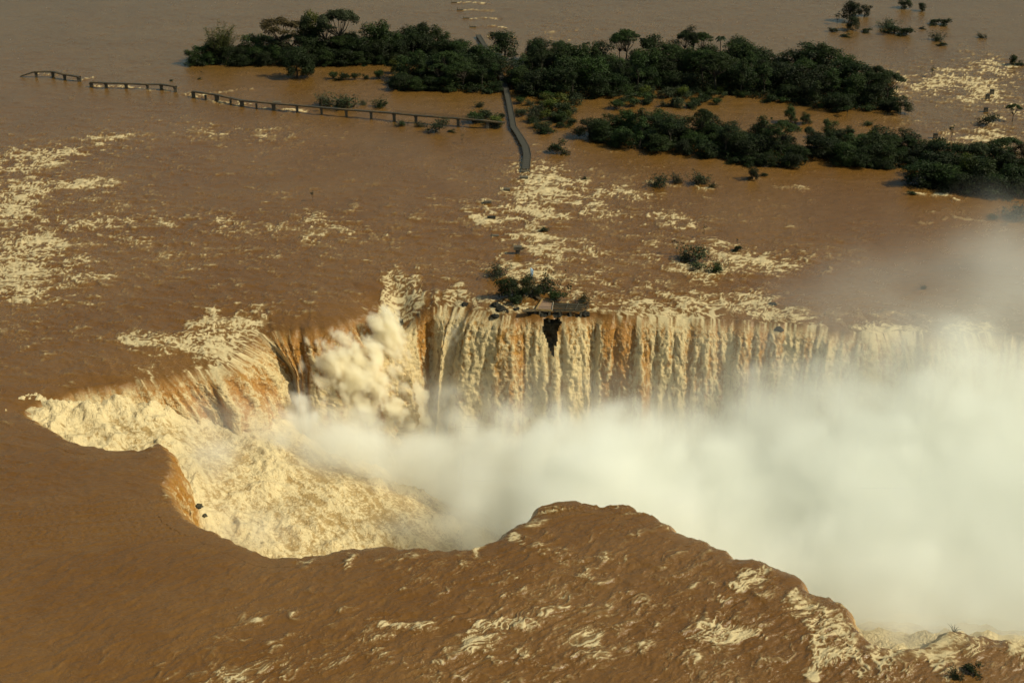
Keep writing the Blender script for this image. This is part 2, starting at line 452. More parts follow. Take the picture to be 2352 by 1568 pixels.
# streaks: list of pixel points, width in metres, density
STREAKS = [
 ([(150,163),(215,170)],1.3,.3),([(90,170),(170,178)],1.2,.25),([(176,184),(206,182),(216,178)],1.6,.6),
 ([(214,199),(280,200),(400,212),(436,220)],1.6,.45),([(400,203),(436,197)],1.2,.4),([(225,196),(260,200)],1.2,.4),
 ([(436,217),(500,234),(560,243),(640,252),(700,256)],1.8,.42),([(490,215),(540,208),(580,206)],1.6,.4),([(450,222),(480,214),(470,222)],1,.5),
 ([(545,236),(575,240),(610,246)],1.5,.5),
 ([(1204,383),(1200,400),(1214,412),(1240,405)],.8,.85),([(1198,404),(1206,420),(1228,430)],.8,.85),([(1156,432),(1160,440),(1175,446),(1205,452)],.9,.85),([(1158,430),(1190,432)],.6,.6),
 ([(1112,460),(1108,470),(1120,480),(1160,478),(1300,482)],1.0,.8),([(1118,457),(1134,462)],.7,.7),([(1068,478),(1090,486),(1100,508),(1118,518)],1.2,.7),([(1080,486),(1110,482),(1140,484)],.9,.6),([(1128,508),(1150,512)],.8,.6),
 ([(1135,547),(1150,552),(1180,548)],.9,.7),([(1180,562),(1190,570)],.8,.5),([(1205,566),(1240,568),(1290,585)],.9,.55),([(1143,590),(1160,602),(1170,610)],1.0,.8),([(1165,580),(1150,588)],.8,.6),
 ([(1560,600),(1570,625),(1600,640),(1640,655)],1.4,.72),([(1640,600),(1700,610)],1.0,.4),([(1620,560),(1660,570),(1700,560)],.8,.4),
 ([(690,540),(720,556),(740,540),(760,560)],.6,.4),([(0,372),(60,350),(130,352)],1.0,.5),
 ([(310,775),(380,770),(430,776),(500,800),(545,850),(600,900)],2.2,.9),([(430,741),(470,760),(520,800),(560,850)],1.8,.85),
 ([(487,712),(500,740),(540,790),(590,860)],1.8,.85),([(550,712),(560,740),(580,780),(600,830)],1.6,.8),([(560,708),(610,716)],.8,.7),
 ([(305,790),(300,780),(330,772)],.8,.9),([(310,800),(350,808),(400,800)],.6,.4),([(430,830),(450,850),(440,880)],1.0,.6),
 ([(410,835),(450,845),(470,840)],.6,.5),([(300,830),(340,840),(350,850)],.5,.6),([(270,800),(300,798)],.4,.5),
 ([(860,722),(872,690),(885,660),(898,630)],1.0,.95),([(905,630),(925,660),(930,700)],2.6,.95),([(955,640),(968,680),(972,720)],1.0,.75),
 ([(1060,650),(1048,668),(1030,690),(1022,710)],.8,.8),([(985,690),(992,720)],.6,.6),([(1010,680),(1004,720)],.6,.6),
 ([(1064,705),(1050,700),(1070,690),(1110,682),(1150,692)],1.0,.8),([(1120,690),(1180,700),(1240,704)],1.2,.8),([(1335,668),(1345,690),(1370,705)],1.0,.6),
 ([(1185,1226),(1180,1234),(1200,1246)],.7,.9),([(1220,1200),(1250,1180),(1280,1160)],1.2,.6),([(1240,1215),(1262,1225),(1280,1200)],.8,.4),
 ([(1085,1490),(1080,1465),(1100,1440),(1150,1440)],1.2,.7),([(1150,1440),(1200,1422),(1220,1440)],.8,.4),([(875,1425),(930,1440),(990,1430)],.7,.6),
 ([(1612,1440),(1606,1460),(1640,1470),(1700,1468)],1.0,.7),([(1690,1345),(1720,1320),(1760,1305)],1.2,.8),([(1765,1306),(1700,1360)],.6,.5),
 ([(1836,1350),(1825,1380),(1860,1400)],1.0,.8),([(1875,1470),(1880,1520),(1870,1560)],1.4,.8),([(1950,1450),(1965,1480)],1.0,.7),
 ([(2140,1480),(2160,1520),(2175,1560)],1.4,.7),([(2180,1450),(2230,1462),(2300,1470),(2352,1480)],1.2,.6),([(2000,1480),(2060,1495),(2130,1490)],.8,.5),
 ([(810,1270),(806,1300)],.6,.8),([(680,1290),(720,1284)],.6,.5),([(1100,1250),(1098,1280)],.5,.8),
 ([(1955,135),(2010,160)],.6,.2),([(2048,100),(2076,106)],.8,.0),
 ([(2120,181),(2150,184),(2180,192)],.8,.7),([(1910,190),(1990,202)],1.2,.35),([(2100,445),(2170,448),(2200,460)],1.2,.7),
 ([(320,148),(340,150)],.5,.3),([(448,147),(480,150)],.5,.5),([(1600,740),(1560,722)],.6,.4),
 ([(1790,760),(1780,740),(1800,735),(1860,725)],1.4,.75),([(1860,735),(1920,755),(1940,770)],1.4,.7),([(1990,780),(2010,765),(2060,760)],1.2,.65),([(2060,770),(2120,775),(2190,770)],1.6,.75),
]
for k in range(4):          # wakes behind the far row of stumps
    wx, wy = [(1058, 7), (1070, 24), (1086, 43), (1101, 62)][k]
    STREAKS.append(([(wx, wy), (wx + 26, wy - 1), (wx + 60, wy + 2)], 1.6, .7))
STREAKS.append(([(1125, 84), (1150, 80), (1175, 86)], 2.0, .7))

def foam_density(X, Y):
    D = np.full(X.shape, .022)
    for (px, py, a, b_, d) in BLOBS:
        cx_, cy_ = at(px, py); x2, _ = at(px + a, py); _, y1 = at(px, py - b_); _, y2 = at(px, py + b_)
        u = (X - cx_) / (x2 - cx_); v = (Y - cy_) / (abs(y1 - y2) / 2)
        m = (np.abs(u) < 2.2) & (np.abs(v) < 2.2)
        if not m.any(): continue
        D[m] = np.maximum(D[m], 1 - (1 - D[m]) * (1 - min(.9, 1.18 * d) * np.exp(-(u[m] ** 2 + v[m] ** 2) * .9)))
    # general choppiness of the near apron
    for (px, py, a, b_, d) in [(1350, 1420, 560, 190, .13), (600, 1540, 260, 60, .03), (150, 520, 460, 260, .09), (1350, 560, 460, 190, .10), (700, 600, 520, 150, .06), (500, 330, 300, 60, .05), (2150, 250, 260, 140, .04), (1500, 690, 300, 50, .09)]:
        cx_, cy_ = at(px, py); x2, _ = at(px + a, py); _, y1 = at(px, py - b_); _, y2 = at(px, py + b_)
        D += d * np.exp(-(((X - cx_) / (x2 - cx_)) ** 2 + ((Y - cy_) / (abs(y1 - y2) / 2)) ** 2))
    return D

def streak_density(X, Y, wx, wy):
    D = np.zeros(X.shape)
    Xw, Yw = X + wx, Y + wy
    for pts, w, d in STREAKS:
        q = np.array([at(a, b_) for a, b_ in pts])
        x0, x1 = q[:, 0].min() - 4 * w - 2, q[:, 0].max() + 4 * w + 2
        y0, y1 = q[:, 1].min() - 4 * w - 2, q[:, 1].max() + 4 * w + 2
        m = (X > x0) & (X < x1) & (Y > y0) & (Y < y1)
        if not m.any(): continue
        px_, py_ = Xw[m], Yw[m]; best = np.full(px_.shape, 1e9)
        for i in range(len(q) - 1):
            e = q[i + 1] - q[i]; L2 = e @ e + 1e-9
            t = np.clip(((px_ - q[i, 0]) * e[0] + (py_ - q[i, 1]) * e[1]) / L2, 0, 1)
            best = np.minimum(best, (px_ - q[i, 0] - t * e[0]) ** 2 + (py_ - q[i, 1] - t * e[1]) ** 2)
        D[m] = 1 - (1 - D[m]) * (1 - d * np.exp(-best / (w * w)))
    return D

_rank = {}
def uni(key, q):
    """make a noise uniform 0..1, remembering its distribution by key"""
    if key not in _rank: _rank[key] = rank01(q)[1]
    s = _rank[key]
    return np.interp(q, s, np.linspace(0, 1, s.size))

def rough_amp(X, Y, D):
    A = .27 + .45 * np.clip(D * 2.2, 0, 1)
    cx_, cy_ = at(1400, 1420); A += .07 * np.exp(-(((X - cx_) / 60) ** 2 + ((Y - cy_) / 28) ** 2))
    return A

GULLY = np.array([at(900, 628, 0), at(908, 660, -2), at(918, 700, -4), at(925, 735, -5)])
def surf(X, Y, full=True):
    """river surface: height and foam at plan positions"""
    sh = X.shape; X = X.ravel(); Y = Y.ravel()
    d = bil(DD, X, Y, -60.0); a = bil(AA, X, Y, 1.5); L = bil(LL, X, Y, 5.0)
    base = -a * np.exp(np.clip(d, -200, 3) / L)
    # narrow chute
    best = np.full(X.shape, 1e9); tt = np.zeros(X.shape)
    for i in range(3):
        e = GULLY[i + 1] - GULLY[i]; t = np.clip(((X - GULLY[i, 0]) * e[0] + (Y - GULLY[i, 1]) * e[1]) / (e @ e), 0, 1)
        q = (X - GULLY[i, 0] - t * e[0]) ** 2 + (Y - GULLY[i, 1] - t * e[1]) ** 2
        m = q < best; best[m] = q[m]; tt[m] = (i + t[m]) / 3
    base -= 3.5 * tt * np.exp(-best / 12.0)
    far = ss(-760, -500, -Y)   # fade waves with distance outside the picture
    farx = 1 - ss(190, 330, np.abs(X))
    keep = farx * ss(150, 210, Y) * (1 - ss(760, 1000, Y))
    # flow-aligned coordinates
    def rot(t): return X * math.cos(t) + Y * math.sin(t), -X * math.sin(t) + Y * math.cos(t)
    cxn, cyn = at(1200, 1130); nearm = ss(cyn + 8, cyn - 14, Y - .12 * X)
    u1, v1 = rot(R(-14)); u2, v2 = rot(R(38))
    U = u1 * (1 - nearm) + u2 * nearm; V = v1 * (1 - nearm) + v2 * nearm
    w1 = fbm(X / 16, Y / 16, 3, 11); w2 = fbm(X / 16 + 9, Y / 16, 3, 21)
    w3 = fbm(X / 4.5, Y / 4.5, 2, 31); w4 = fbm(X / 4.5 + 9, Y / 4.5, 2, 41)
    Ux = U + 9 * w1 + 1.8 * w3; Vx = V + 6 * w2 + 1.6 * w4
    ri = ridged(Ux / 8.5, Vx / 3.2, 5, 51, .62)
    fb = fbm(Ux / 16, Vx / 7, 4, 71, .6)
    fl = ridged(Ux / 2.9, Vx / 1.35, 3, 91, .6)
    q = uni("q", .45 * ri + .55 * fb + .12 * fl)
    D = foam_density(X, Y)
    SD = streak_density(X, Y, 1.3 * w3 + .4 * fl, 1.3 * w4)
    D = np.clip(1 - (1 - np.clip(D, 0, 1)) * (1 - SD), 0, .97)
    D *= np.clip(.55 + 1.1 * uni("w", w1 + .6 * w3), .35, 1.45)
    cx_, cy_ = at(150, 1250); D = np.where(D < .04, D * (1 - .85 * np.exp(-(((X - cx_) / 36) ** 2 + ((Y - cy_) / 34) ** 2))), D)
    D = np.clip(D, 0, .92) * keep
    # lace: thin connected lines drawn out along the current, at four sizes
    def line(sx, sy, seed, w):
        return np.clip(1 - np.abs(noise2((U + 6 * w1 + .7 * w3) / sx, (V + 4.5 * w2 + .7 * w4) / sy, seed)) / w, 0, 1)
    lw = .06 + .10 * D
    l1 = line(10.5, 2.6, 400, lw); l2 = line(5.6, 1.5, 410, lw * 1.2); l3 = line(2.8, .9, 420, lw * 1.4); l4 = line(1.15, .55, 430, lw * 1.7)
    cov = ss(1 - 1.5 * D - .14, 1 - 1.5 * D + .22, q)
    gran = uni("gran", noise2(Ux / .9, Vx / .55, 440) + .6 * noise2(Ux / .45, Vx / .35, 441))
    l1, l2, l3, l4 = [np.sqrt(v) * v for v in (l1, l2, l3, l4)]
    lace = (.85 * l1 + .80 * l2 + .62 * l3 + .38 * l4) * (.72 + .5 * gran)
    foam = cov * np.clip((.10 + .22 * D) + lace * (.45 + .55 * D), 0, 1)
    dense = ss(.15, .55, D) * cov
    tex = uni("tex", 1.1 * l1 + 1.2 * l2 + .8 * l3 + .2 * l4 + .12 * gran + .8 * (.5 + fb) + .5 * ridged(Ux / 3.4, Vx / 1.5, 3, 470, .6))
    foam = foam * (1 - dense) + dense * np.clip(.12 + .86 * tex ** 1.6, 0, 1)
    # loose flecks and short crests everywhere the water is not glassy
    fk = noise2(Ux / 1.5, Vx / .62, 450); pk = noise2(Ux / 6.0, Vx / 3.5, 455) + .5 * noise2(Ux / 19, Vx / 13, 457)
    dd_ = np.clip(D * 13, 0, 1) * (1 - .85 * cov * ss(.12, .4, D))
    foam = np.maximum(foam, .55 * ss(.45, .95, fk + .35 * pk - .16 + .30 * np.clip(D * 3, 0, .5)) * dd_)
    fl_ = np.clip(1 - np.abs(noise2(Ux / 5.5, Vx / 1.7, 460)) / .06, 0, 1) * ss(.1, .55, pk + .8 * D + .25 * noise2(Ux / 2.5, Vx / 1.2, 465)) * dd_
    fl2_ = np.clip(1 - np.abs(noise2(Ux / 2.6, Vx / .9, 462)) / .08, 0, 1) * ss(.15, .6, pk * .8 + .8 * D + .35 * noise2(Ux / 1.6, Vx / .8, 466)) * dd_
    foam = np.maximum(foam, .62 * np.maximum(fl_, .9 * fl2_))
    foam = np.clip(foam, 0, 1) * ss(0, .01, D)
    Uw = U + 2.2 * w1 + .8 * w3; Vw = V + 1.8 * w2 + .7 * w4
    wave = fbm(Uw / 8.0, Vw / 3.6, 4, 101, .62) * 1.1 + (ridged(Uw / 4.6, Vw / 2.1, 3, 131, .5)) * .42
    chop = rough_amp(X, Y, D) * keep
    A = chop
    wc = uni("wave", wave)
    foam = np.maximum(foam, .75 * ss(.80, .97, wc) * ss(.20, .60, chop + .35 * pk) * (.25 + .9 * gran) * dd_)
    h = A * wave + .10 * foam * (1 + fl) * keep
    swell = .25 * fbm(X / 28, Y / 22, 2, 151) * keep
    return (base + h + swell).reshape(sh), foam.reshape(sh), d.reshape(sh)

# ------------------------------------------------------------------ river sheet (dense where seen, out to the horizon)
def ext(a, b_, step, lo, hi, n):
    core = np.arange(a, b_ + step, step)
    g = np.geomspace(1, 40, n) - 1; g = g / g[-1]
    return np.concatenate([(core[0] - (core[0] - lo) * g[1:])[::-1], core, core[-1] + (hi - core[-1]) * g[1:]])
COLS = ext(-70, 2422, 2.6, -9000, 11500, 16)
ROWS = ext(-60, 1640, 2.05, -840, 6200, 16)
CXg, RYg = np.meshgrid(COLS, ROWS)
X0, Y0 = at(CXg, RYg)
Zr, Fr, dr = surf(X0, Y0)
dm = np.minimum(np.minimum(dr[:-1, :-1], dr[1:, :-1]), np.minimum(dr[:-1, 1:], dr[1:, 1:]))
keepf = dm < -1.2
Fc = grid_faces(len(ROWS), len(COLS), keepf)
Vr = np.stack([X0, Y0, Zr], -1).reshape(-1, 3)
Vr, Fc, at_ = compact(Vr, Fc[:, ::-1], {"foam": Fr})
river = mesh_np("river", Vr, Fc, M_river, attrs=at_)
tag(river, kind="structure")

# ------------------------------------------------------------------ gorge floor (churning pools) from control points
FL = [(20,960,-2),(60,948,-2.2),(110,932,-2.8),(180,905,-3.2),(272,892,-4.0),(250,950,-6.5),(330,925,-8),(360,990,-10),(240,1010,-9),(420,930,-12),(430,1000,-14),(520,950,-17),
 (600,960,-21),(500,1010,-18),(470,1080,-18),(450,1140,-20),(560,1100,-22),(600,1020,-21),(680,1060,-24),(640,1130,-25),(560,1190,-26),(700,1180,-27),(700,1250,-30),
 (850,1130,-30),(850,1200,-32),(840,1260,-34),(1000,1190,-38),(1000,1250,-39),(1100,1240,-44),(1130,1220,-46),
 (700,1000,-42),(790,1060,-50),(920,1120,-56),(1060,1160,-62),(650,930,-40),(560,880,-24),(800,950,-60),(900,1000,-70),(1200,1180,-72),(1100,1000,-75),
 (1300,900,-76),(1300,1200,-76),(1600,900,-76),(1600,1250,-76),(2000,950,-76),(2000,1300,-76),(2400,1000,-76),(2400,1400,-60),(2080,1440,-16),(2130,1435,-24),(2030,1440,-22),(2700,1000,-76),(3000,1100,-76),(2700,1300,-76)]
FL = np.array(FL, float)
fx, fy = at(FL[:, 0], FL[:, 1], FL[:, 2])
def tps(x, y, px, py, pz, lam=2.0):
    def k(r2): return .5 * r2 * np.log(r2 + 1e-6)
    s = 50.; px = px / s; py = py / s; n = len(px)
    K = k((px[:, None] - px) ** 2 + (py[:, None] - py) ** 2) + lam * np.eye(n) * 1e-3
    Pm = np.stack([np.ones(n), px, py], 1)
    A = np.block([[K, Pm], [Pm.T, np.zeros((3, 3))]])
    w = np.linalg.solve(A, np.concatenate([pz, np.zeros(3)]))
    x = x / s; y = y / s; r = w[n] + w[n + 1] * x + w[n + 2] * y
    for i in range(n): r = r + w[i] * k((x - px[i]) ** 2 + (y - py[i]) ** 2)
    return r
def floor_z(x, y): return np.clip(tps(x, y, fx, fy, FL[:, 2]), -78, -3)

def floor_patch(name, x0, x1, y0, y1, step, z_add=0):
    gx_ = np.arange(x0, x1 + step, step); gy_ = np.arange(y0, y1 + step, step)
    X, Y = np.meshgrid(gx_, gy_)
    z = floor_z(X, Y)
    dd = bil(DD, X, Y, -60.0)
    w1 = fbm(X / 7, Y / 7, 2, 201); w2 = fbm(X / 7, Y / 7, 2, 211)
    xx = X + 3.0 * w1; yy = Y + 3.0 * w2
    bl = billow(xx / 6.5, yy / 6.5, 4, 221, .52)
    ri = ridged(xx / 4.0, yy / 2.6, 4, 231, .6)
    fi = billow(xx / 1.8, yy / 1.8, 3, 241, .6)
    big = fbm(X / 14, Y / 11, 3, 246)
    tx, ty = at(235, 945, -9)          # smoother tongue in the tip pool
    calm = np.exp(-(((X - tx) / 11) ** 2 + ((Y - ty) / 8) ** 2))
    ux, uy = at(800, 1150, -30); sheet = np.exp(-(((X - ux) / 26) ** 2 + ((Y - uy) / 17) ** 2))
    edge = np.exp(-((dd - 5) / 5.0) ** 2)
    rough = np.clip(.35 + .9 * ss(-.2, .5, big) + .8 * edge - .7 * calm - .75 * sheet, .12, 1.6)
    h = (3.4 * bl + 1.1 * fi + .4 * ri) * rough + .2 * ri + 1.6 * big
    # flow lines running down towards the right
    U = X * .78 - Y * .62; W = X * .62 + Y * .78
    def ln(sx, sy, seed, w): return np.clip(1 - np.abs(noise2(U / sx + 1.5 * w1, W / sy + 1.5 * w2, seed)) / w, 0, 1)
    st1 = fbm(U / 16 + w1, W / 2.2 + w2, 3, 256)
    lace = np.clip(.85 * ln(12, 2.6, 251, .14) + .85 * ln(6, 1.4, 252, .18) + .6 * ln(2.4, .8, 253, .28), 0, 1)
    foam = np.clip(.40 + .65 * st1 + .30 * np.clip(rough, 0, 1.2) + .55 * lace + .8 * (fi - .25) * rough + .35 * edge + .42 * big - .62 * calm - .10 * sheet, 0, 1)
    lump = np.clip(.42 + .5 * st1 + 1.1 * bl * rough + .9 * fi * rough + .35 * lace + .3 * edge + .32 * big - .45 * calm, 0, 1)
    keep = (dd > -4)[:-1, :-1] & (dd > -4)[1:, 1:]
    F = grid_faces(len(gy_), len(gx_), keep)
    V = np.stack([X, Y, z + h + z_add], -1).reshape(-1, 3)
    V, F, a_ = compact(V, F, {"foam": foam, "lump": lump, "river": np.zeros_like(foam)})
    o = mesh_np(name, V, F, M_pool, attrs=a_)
    return tag(o, kind="structure")
xa, _ = at(20, 950, -4); xb, _ = at(1260, 1240, -50)
floor_patch("plunge_pool", float(xa) - 8, float(xb), GY0 + 50, GY1 - 40, .45)
floor_patch("gorge_bed", float(xb) , GX1 - 50, GY0 + 50, GY1 - 50, 1.6)

# ------------------------------------------------------------------ curtains of falling water along the rim
def s_of(px, py):
    x, y = at(px, py, -1.5)
    i = int(np.argmin((rimpoly[:, 0] - x) ** 2 + (rimpoly[:, 1] - y) ** 2))
    return float(_s[i])
sm = rimpoly[:, :2].copy()
for _ in range(6): sm = (np.roll(sm, 1, 0) + sm * 2 + np.roll(sm, -1, 0)) / 4
tn = np.roll(sm, -2, 0) - np.roll(sm, 2, 0); tn /= np.linalg.norm(tn, axis=1)[:, None]
nn = np.stack([tn[:, 1], -tn[:, 0]], 1)
if _area > 0: nn = -nn
for _ in range(10): nn = (np.roll(nn, 1, 0) + nn * 2 + np.roll(nn, -1, 0)) / 4
nn /= np.linalg.norm(nn, axis=1)[:, None]
def ip(arr, s): 
    e = np.concatenate([arr, arr[:1]]); return np.interp(np.mod(s, RIML), np.append(_s, RIML), e)

def gauss(x, c, w): return np.exp(-((x - c) / w) ** 2)

def curtain(name, s0, s1, ds, rows, label=None, slit=True):
    s = np.arange(s0, s1 + ds, ds)
    x = ip(rimpoly[:, 0], s); y = ip(rimpoly[:, 1], s); a = ip(rimpoly[:, 2], s); L = ip(rimpoly[:, 3], s)
    px = ip(rimpoly[:, 4], s); py = ip(rimpoly[:, 5], s)
    nx = ip(nn[:, 0], s); ny = ip(nn[:, 1], s)
    fz = floor_z(x + nx * 9, y + ny * 9)
    drop = np.clip(-fz + 3 - a, 3, 80)
    near = (py > 1010) | ((px < 700) & (py > 955))
    pre = np.array([-4.5, -3.8, -3.1, -2.5, -2.0, -1.5, -1.0, -.6, -.3])
    t = np.concatenate([np.zeros(len(pre)), np.linspace(0, 1, rows) ** 1.45])
    T, Sg = np.meshgrid(t, s, indexing='ij')
    n = len(t)
    off = np.zeros_like(T); z = np.zeros_like(T)
    k = .17 + .10 * ip((noise2(_s / 9, _s * 0, 301)), s)
    k = np.where(near, .75, k)
    slope = a / L
    for i in range(n):
        if i < len(pre):
            off[i] = pre[i]
        else:
            dz = drop * t[i]
            off[i] = (-slope + np.sqrt(slope ** 2 + 4 * k * dz)) / (2 * k)
            z[i] = -a - dz
    X = x + nx * off; Y = y + ny * off
    zs, fs, _d = surf(X[:len(pre) + 1], Y[:len(pre) + 1])
    lift = np.linspace(.02, .12, len(pre) + 1)[:, None]
    zp = zs + lift
    dzr = zp[-1] + a                     # wave height carried over the rim
    z[:len(pre) + 1] = zp
    m = np.arange(n) > len(pre)
    depth = -(z + a)                     # metres below rim
    depth[:len(pre) + 1] = 0
    z[m] += dzr * np.exp(-depth[m] / 2.0)
    PX = np.broadcast_to(px, T.shape); 
    # -- columns and lumps
    S2 = Sg + .35 * fbm(Sg / 3, depth / 9, 2, 311)
    col = fbm(S2 / 5.5, depth / 60, 2, 321)
    rib = ridged(S2 / 2.4, depth / 16, 3, 331, .55)
    b1 = billow(S2 / 3.4, depth / 8.0 + col, 4, 341, .58)
    b2 = billow(S2 / 1.25, depth / 2.7, 3, 351, .6)
    stk = fbm(S2 / 1.5, depth / 34, 3, 326, .6); stk2 = fbm(S2 / 4.5, depth / 50, 2, 328)
    g = ss(0, 10, depth); g2 = ss(0, 2.5, depth)
    amp = .25 + 1.0 * g2 + 1.2 * g
    b3 = billow(S2 / .8, depth / 1.5, 2, 355, .6)
    wide = fbm(S2 / 11, depth / 70, 2, 322)
    cas = ss(300, 345, PX) * ss(760, 600, PX)
    rib2 = ridged(S2 / 3.6, depth / 22, 2, 336)
    disp = g2 * (2.2 * wide + .8 * col * (1 + g) + .35 * rib + (1.0 + 1.2 * g) * b1 + 1.15 * b2 + .7 * b3 + .4 * stk + cas * 1.3 * rib2)
    # the great burst of spray left of the middle, and the thick white stream below the platform
    fold = gauss(PX, 845, 75) * ss(4, 14, depth)
    disp = disp + fold * (7.0 * gauss(depth, 20, 13) + 9 * billow(S2 / 9, depth / 10, 4, 361, .55))
    st = gauss(PX, 1040, 16) * ss(3, 10, depth); disp = disp + st * (2.0 + 2.5 * billow(S2 / 3, depth / 6, 3, 371))
    st2 = gauss(PX, 1305, 14) * ss(2, 10, depth); disp = disp + st2 * (1.6 + 1.6 * billow(S2 / 3, depth / 6, 3, 381))
    ch = gauss(PX, 915, 26); disp = disp + ch * ss(0, 8, depth) * (2.5 + 4 * billow(S2 / 5, depth / 5, 4, 391, .6))
    gap = gauss(PX, 985, 17) * ss(1, 5, depth); disp = disp - gap * 2.2
    disp = disp * (1 - .8 * gauss(PX, 1264, 30) * ss(16, 8, depth))
    disp = np.where(near[None, :], disp * .45, disp)
    tl = ((PX < 420) & ~near[None, :]); disp = np.where(tl, disp * .6, disp)
    w = np.where(depth > 0, 1, 0) * disp
    tx_ = ip(tn[:, 0], s); ty_ = ip(tn[:, 1], s); sh = .42 * depth * cas * ss(14, 6, depth) + 4.2 * cas * ss(6, 14, depth)
    X = X + tx_ * sh; Y = Y + ty_ * sh
    X = X + nx * w * .95; Y = Y + ny * w * .95; z = z + .25 * w * ss(.5, 4, depth)
    # -- colour
    foam = .34 + .45 * rib + 1.0 * (b1 - .28) + 1.0 * (b2 - .25) + .8 * (b3 - .25) + .15 * g + .85 * stk + .65 * stk2 + .25 * wide + cas * (.85 * rib2 - .42)
    thick = np.interp(px, [40, 300, 330, 420, 470, 560, 600, 640, 750, 830, 860, 940, 955, 1010, 1025, 1150, 1165, 1200, 1212, 1380, 1384, 1432, 1440, 1458, 1470, 1500, 1700, 1770, 1800, 2400],
                          [.3, .3, -.35, -.35, .05, .05, -.1, -.55, -.55, -.2, .5, .5, -.55, -.45, .3, .3, .15, -.1, .25, .25, -.75, -.75, -.5, -.55, .0, .10, -.05, -.15, .2, .1])
    fade = np.exp(-depth / np.interp(px, [500, 640, 830, 900, 1000, 1380, 1430, 1460, 1500], [14, 16, 15, 14, 28, 30, 30, 14, 18]))
    foam = foam + thick[None, :] * fade
    foam = foam + .8 * fold + .7 * st + .5 * st2 + .9 * ch
    foam = np.clip(foam, 0, 1)
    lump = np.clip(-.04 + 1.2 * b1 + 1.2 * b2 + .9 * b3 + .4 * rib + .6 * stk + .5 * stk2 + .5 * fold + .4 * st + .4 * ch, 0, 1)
    riv = np.exp(-depth / 1.6)
    riv[:len(pre) + 1] = 1
    foam[:len(pre) + 1] = fs; 
    tr = np.exp(-depth / 1.6)
    foam = np.where(depth > 0, foam * (1 - tr) + fs[-1] * tr, foam)
    foam = np.where(near[None, :] & (depth > .6), np.clip(foam - .1, 0, 1), foam)
    dep_at = depth
    if slit:   # dark rock cleft under the platform where no water falls
        c = 1264 + 1.0 * depth / 10; hw = np.clip(22 - depth * 2.4, 0, 30) * ss(-1, 1.2, depth)
        wob2 = 5 * noise2(depth / 2.2, depth * 0 + 4, 401)
        hole = (np.abs(PX - c + wob2) < hw) & (depth > .3) & (depth < 15) & ~((np.abs(PX - c - 4 + .3 * wob2) < 1.7) & (depth > 1.5) & (depth < 8))
        keep = ~(hole[:-1, :-1] | hole[1:, 1:])
    else: keep = np.ones((n - 1, len(s) - 1), bool)
    print(name, 'hole', (~keep).sum())
    F = grid_faces(n, len(s), keep)
    V = np.stack([X, Y, z], -1).reshape(-1, 3)
    V, F, a_ = compact(V, F, {"foam": foam, "lump": lump, "river": riv})
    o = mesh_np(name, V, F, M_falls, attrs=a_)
    return o
sA = s_of(52, 950); sB = s_of(2380, 778)
sC = s_of(2550, 1500)
if sA > RIML / 2: sA -= RIML
cu = curtain("waterfall", sA - 2, sB, .36, 215)
tag(cu, "long curtain of brown and cream water falling from the far rim below the platform", "waterfall")
cu2 = curtain("waterfall", sB, sC, 1.5, 40, slit=False)
tag(cu2, "waterfall hidden in the thick mist where the gorge runs on beyond the bright spray", "waterfall")
cu3 = curtain("waterfall", sC, RIML + sA - 1, .5, 60, slit=False)
tag(cu3, "curtain of water pouring over the near rim away from the viewer", "waterfall")

# dark basalt wall behind the water
def rock_wall():
    s = np.arange(0, RIML + .01, 1.0)
    x = ip(sm[:, 0], s); y = ip(sm[:, 1], s); nx = ip(nn[:, 0], s); ny = ip(nn[:, 1], s); a = ip(rimpoly[:, 2], s)
    zz = np.concatenate([np.linspace(0, 16, 17), np.linspace(20, 80, 13)])
    Z, Sg = np.meshgrid(zz, s, indexing='ij')
    off = -1.2 + 1.4 * ridged(Sg / 4, Z / 3.5, 3, 501) * ss(0, 2, Z) + .02 * Z
    off = np.where(Z == 0, -2.5, off)
    fz = floor_z(x + nx * 4, y + ny * 4) - 5
    V = np.stack([x + nx * off, y + ny * off, np.maximum(-a - .8 - Z - .5, np.minimum(fz, -a - 3) - .02 * Z)], -1)
    o = mesh_np("rock_wall", V.reshape(-1, 3), grid_faces(len(zz), len(s)), M_cliff, smooth=False)
    tag(o, kind="structure")
rock_wall()
print("TRIS", sum(len(o.data.polygons) for o in sc.objects if o.type == 'MESH') * 2)
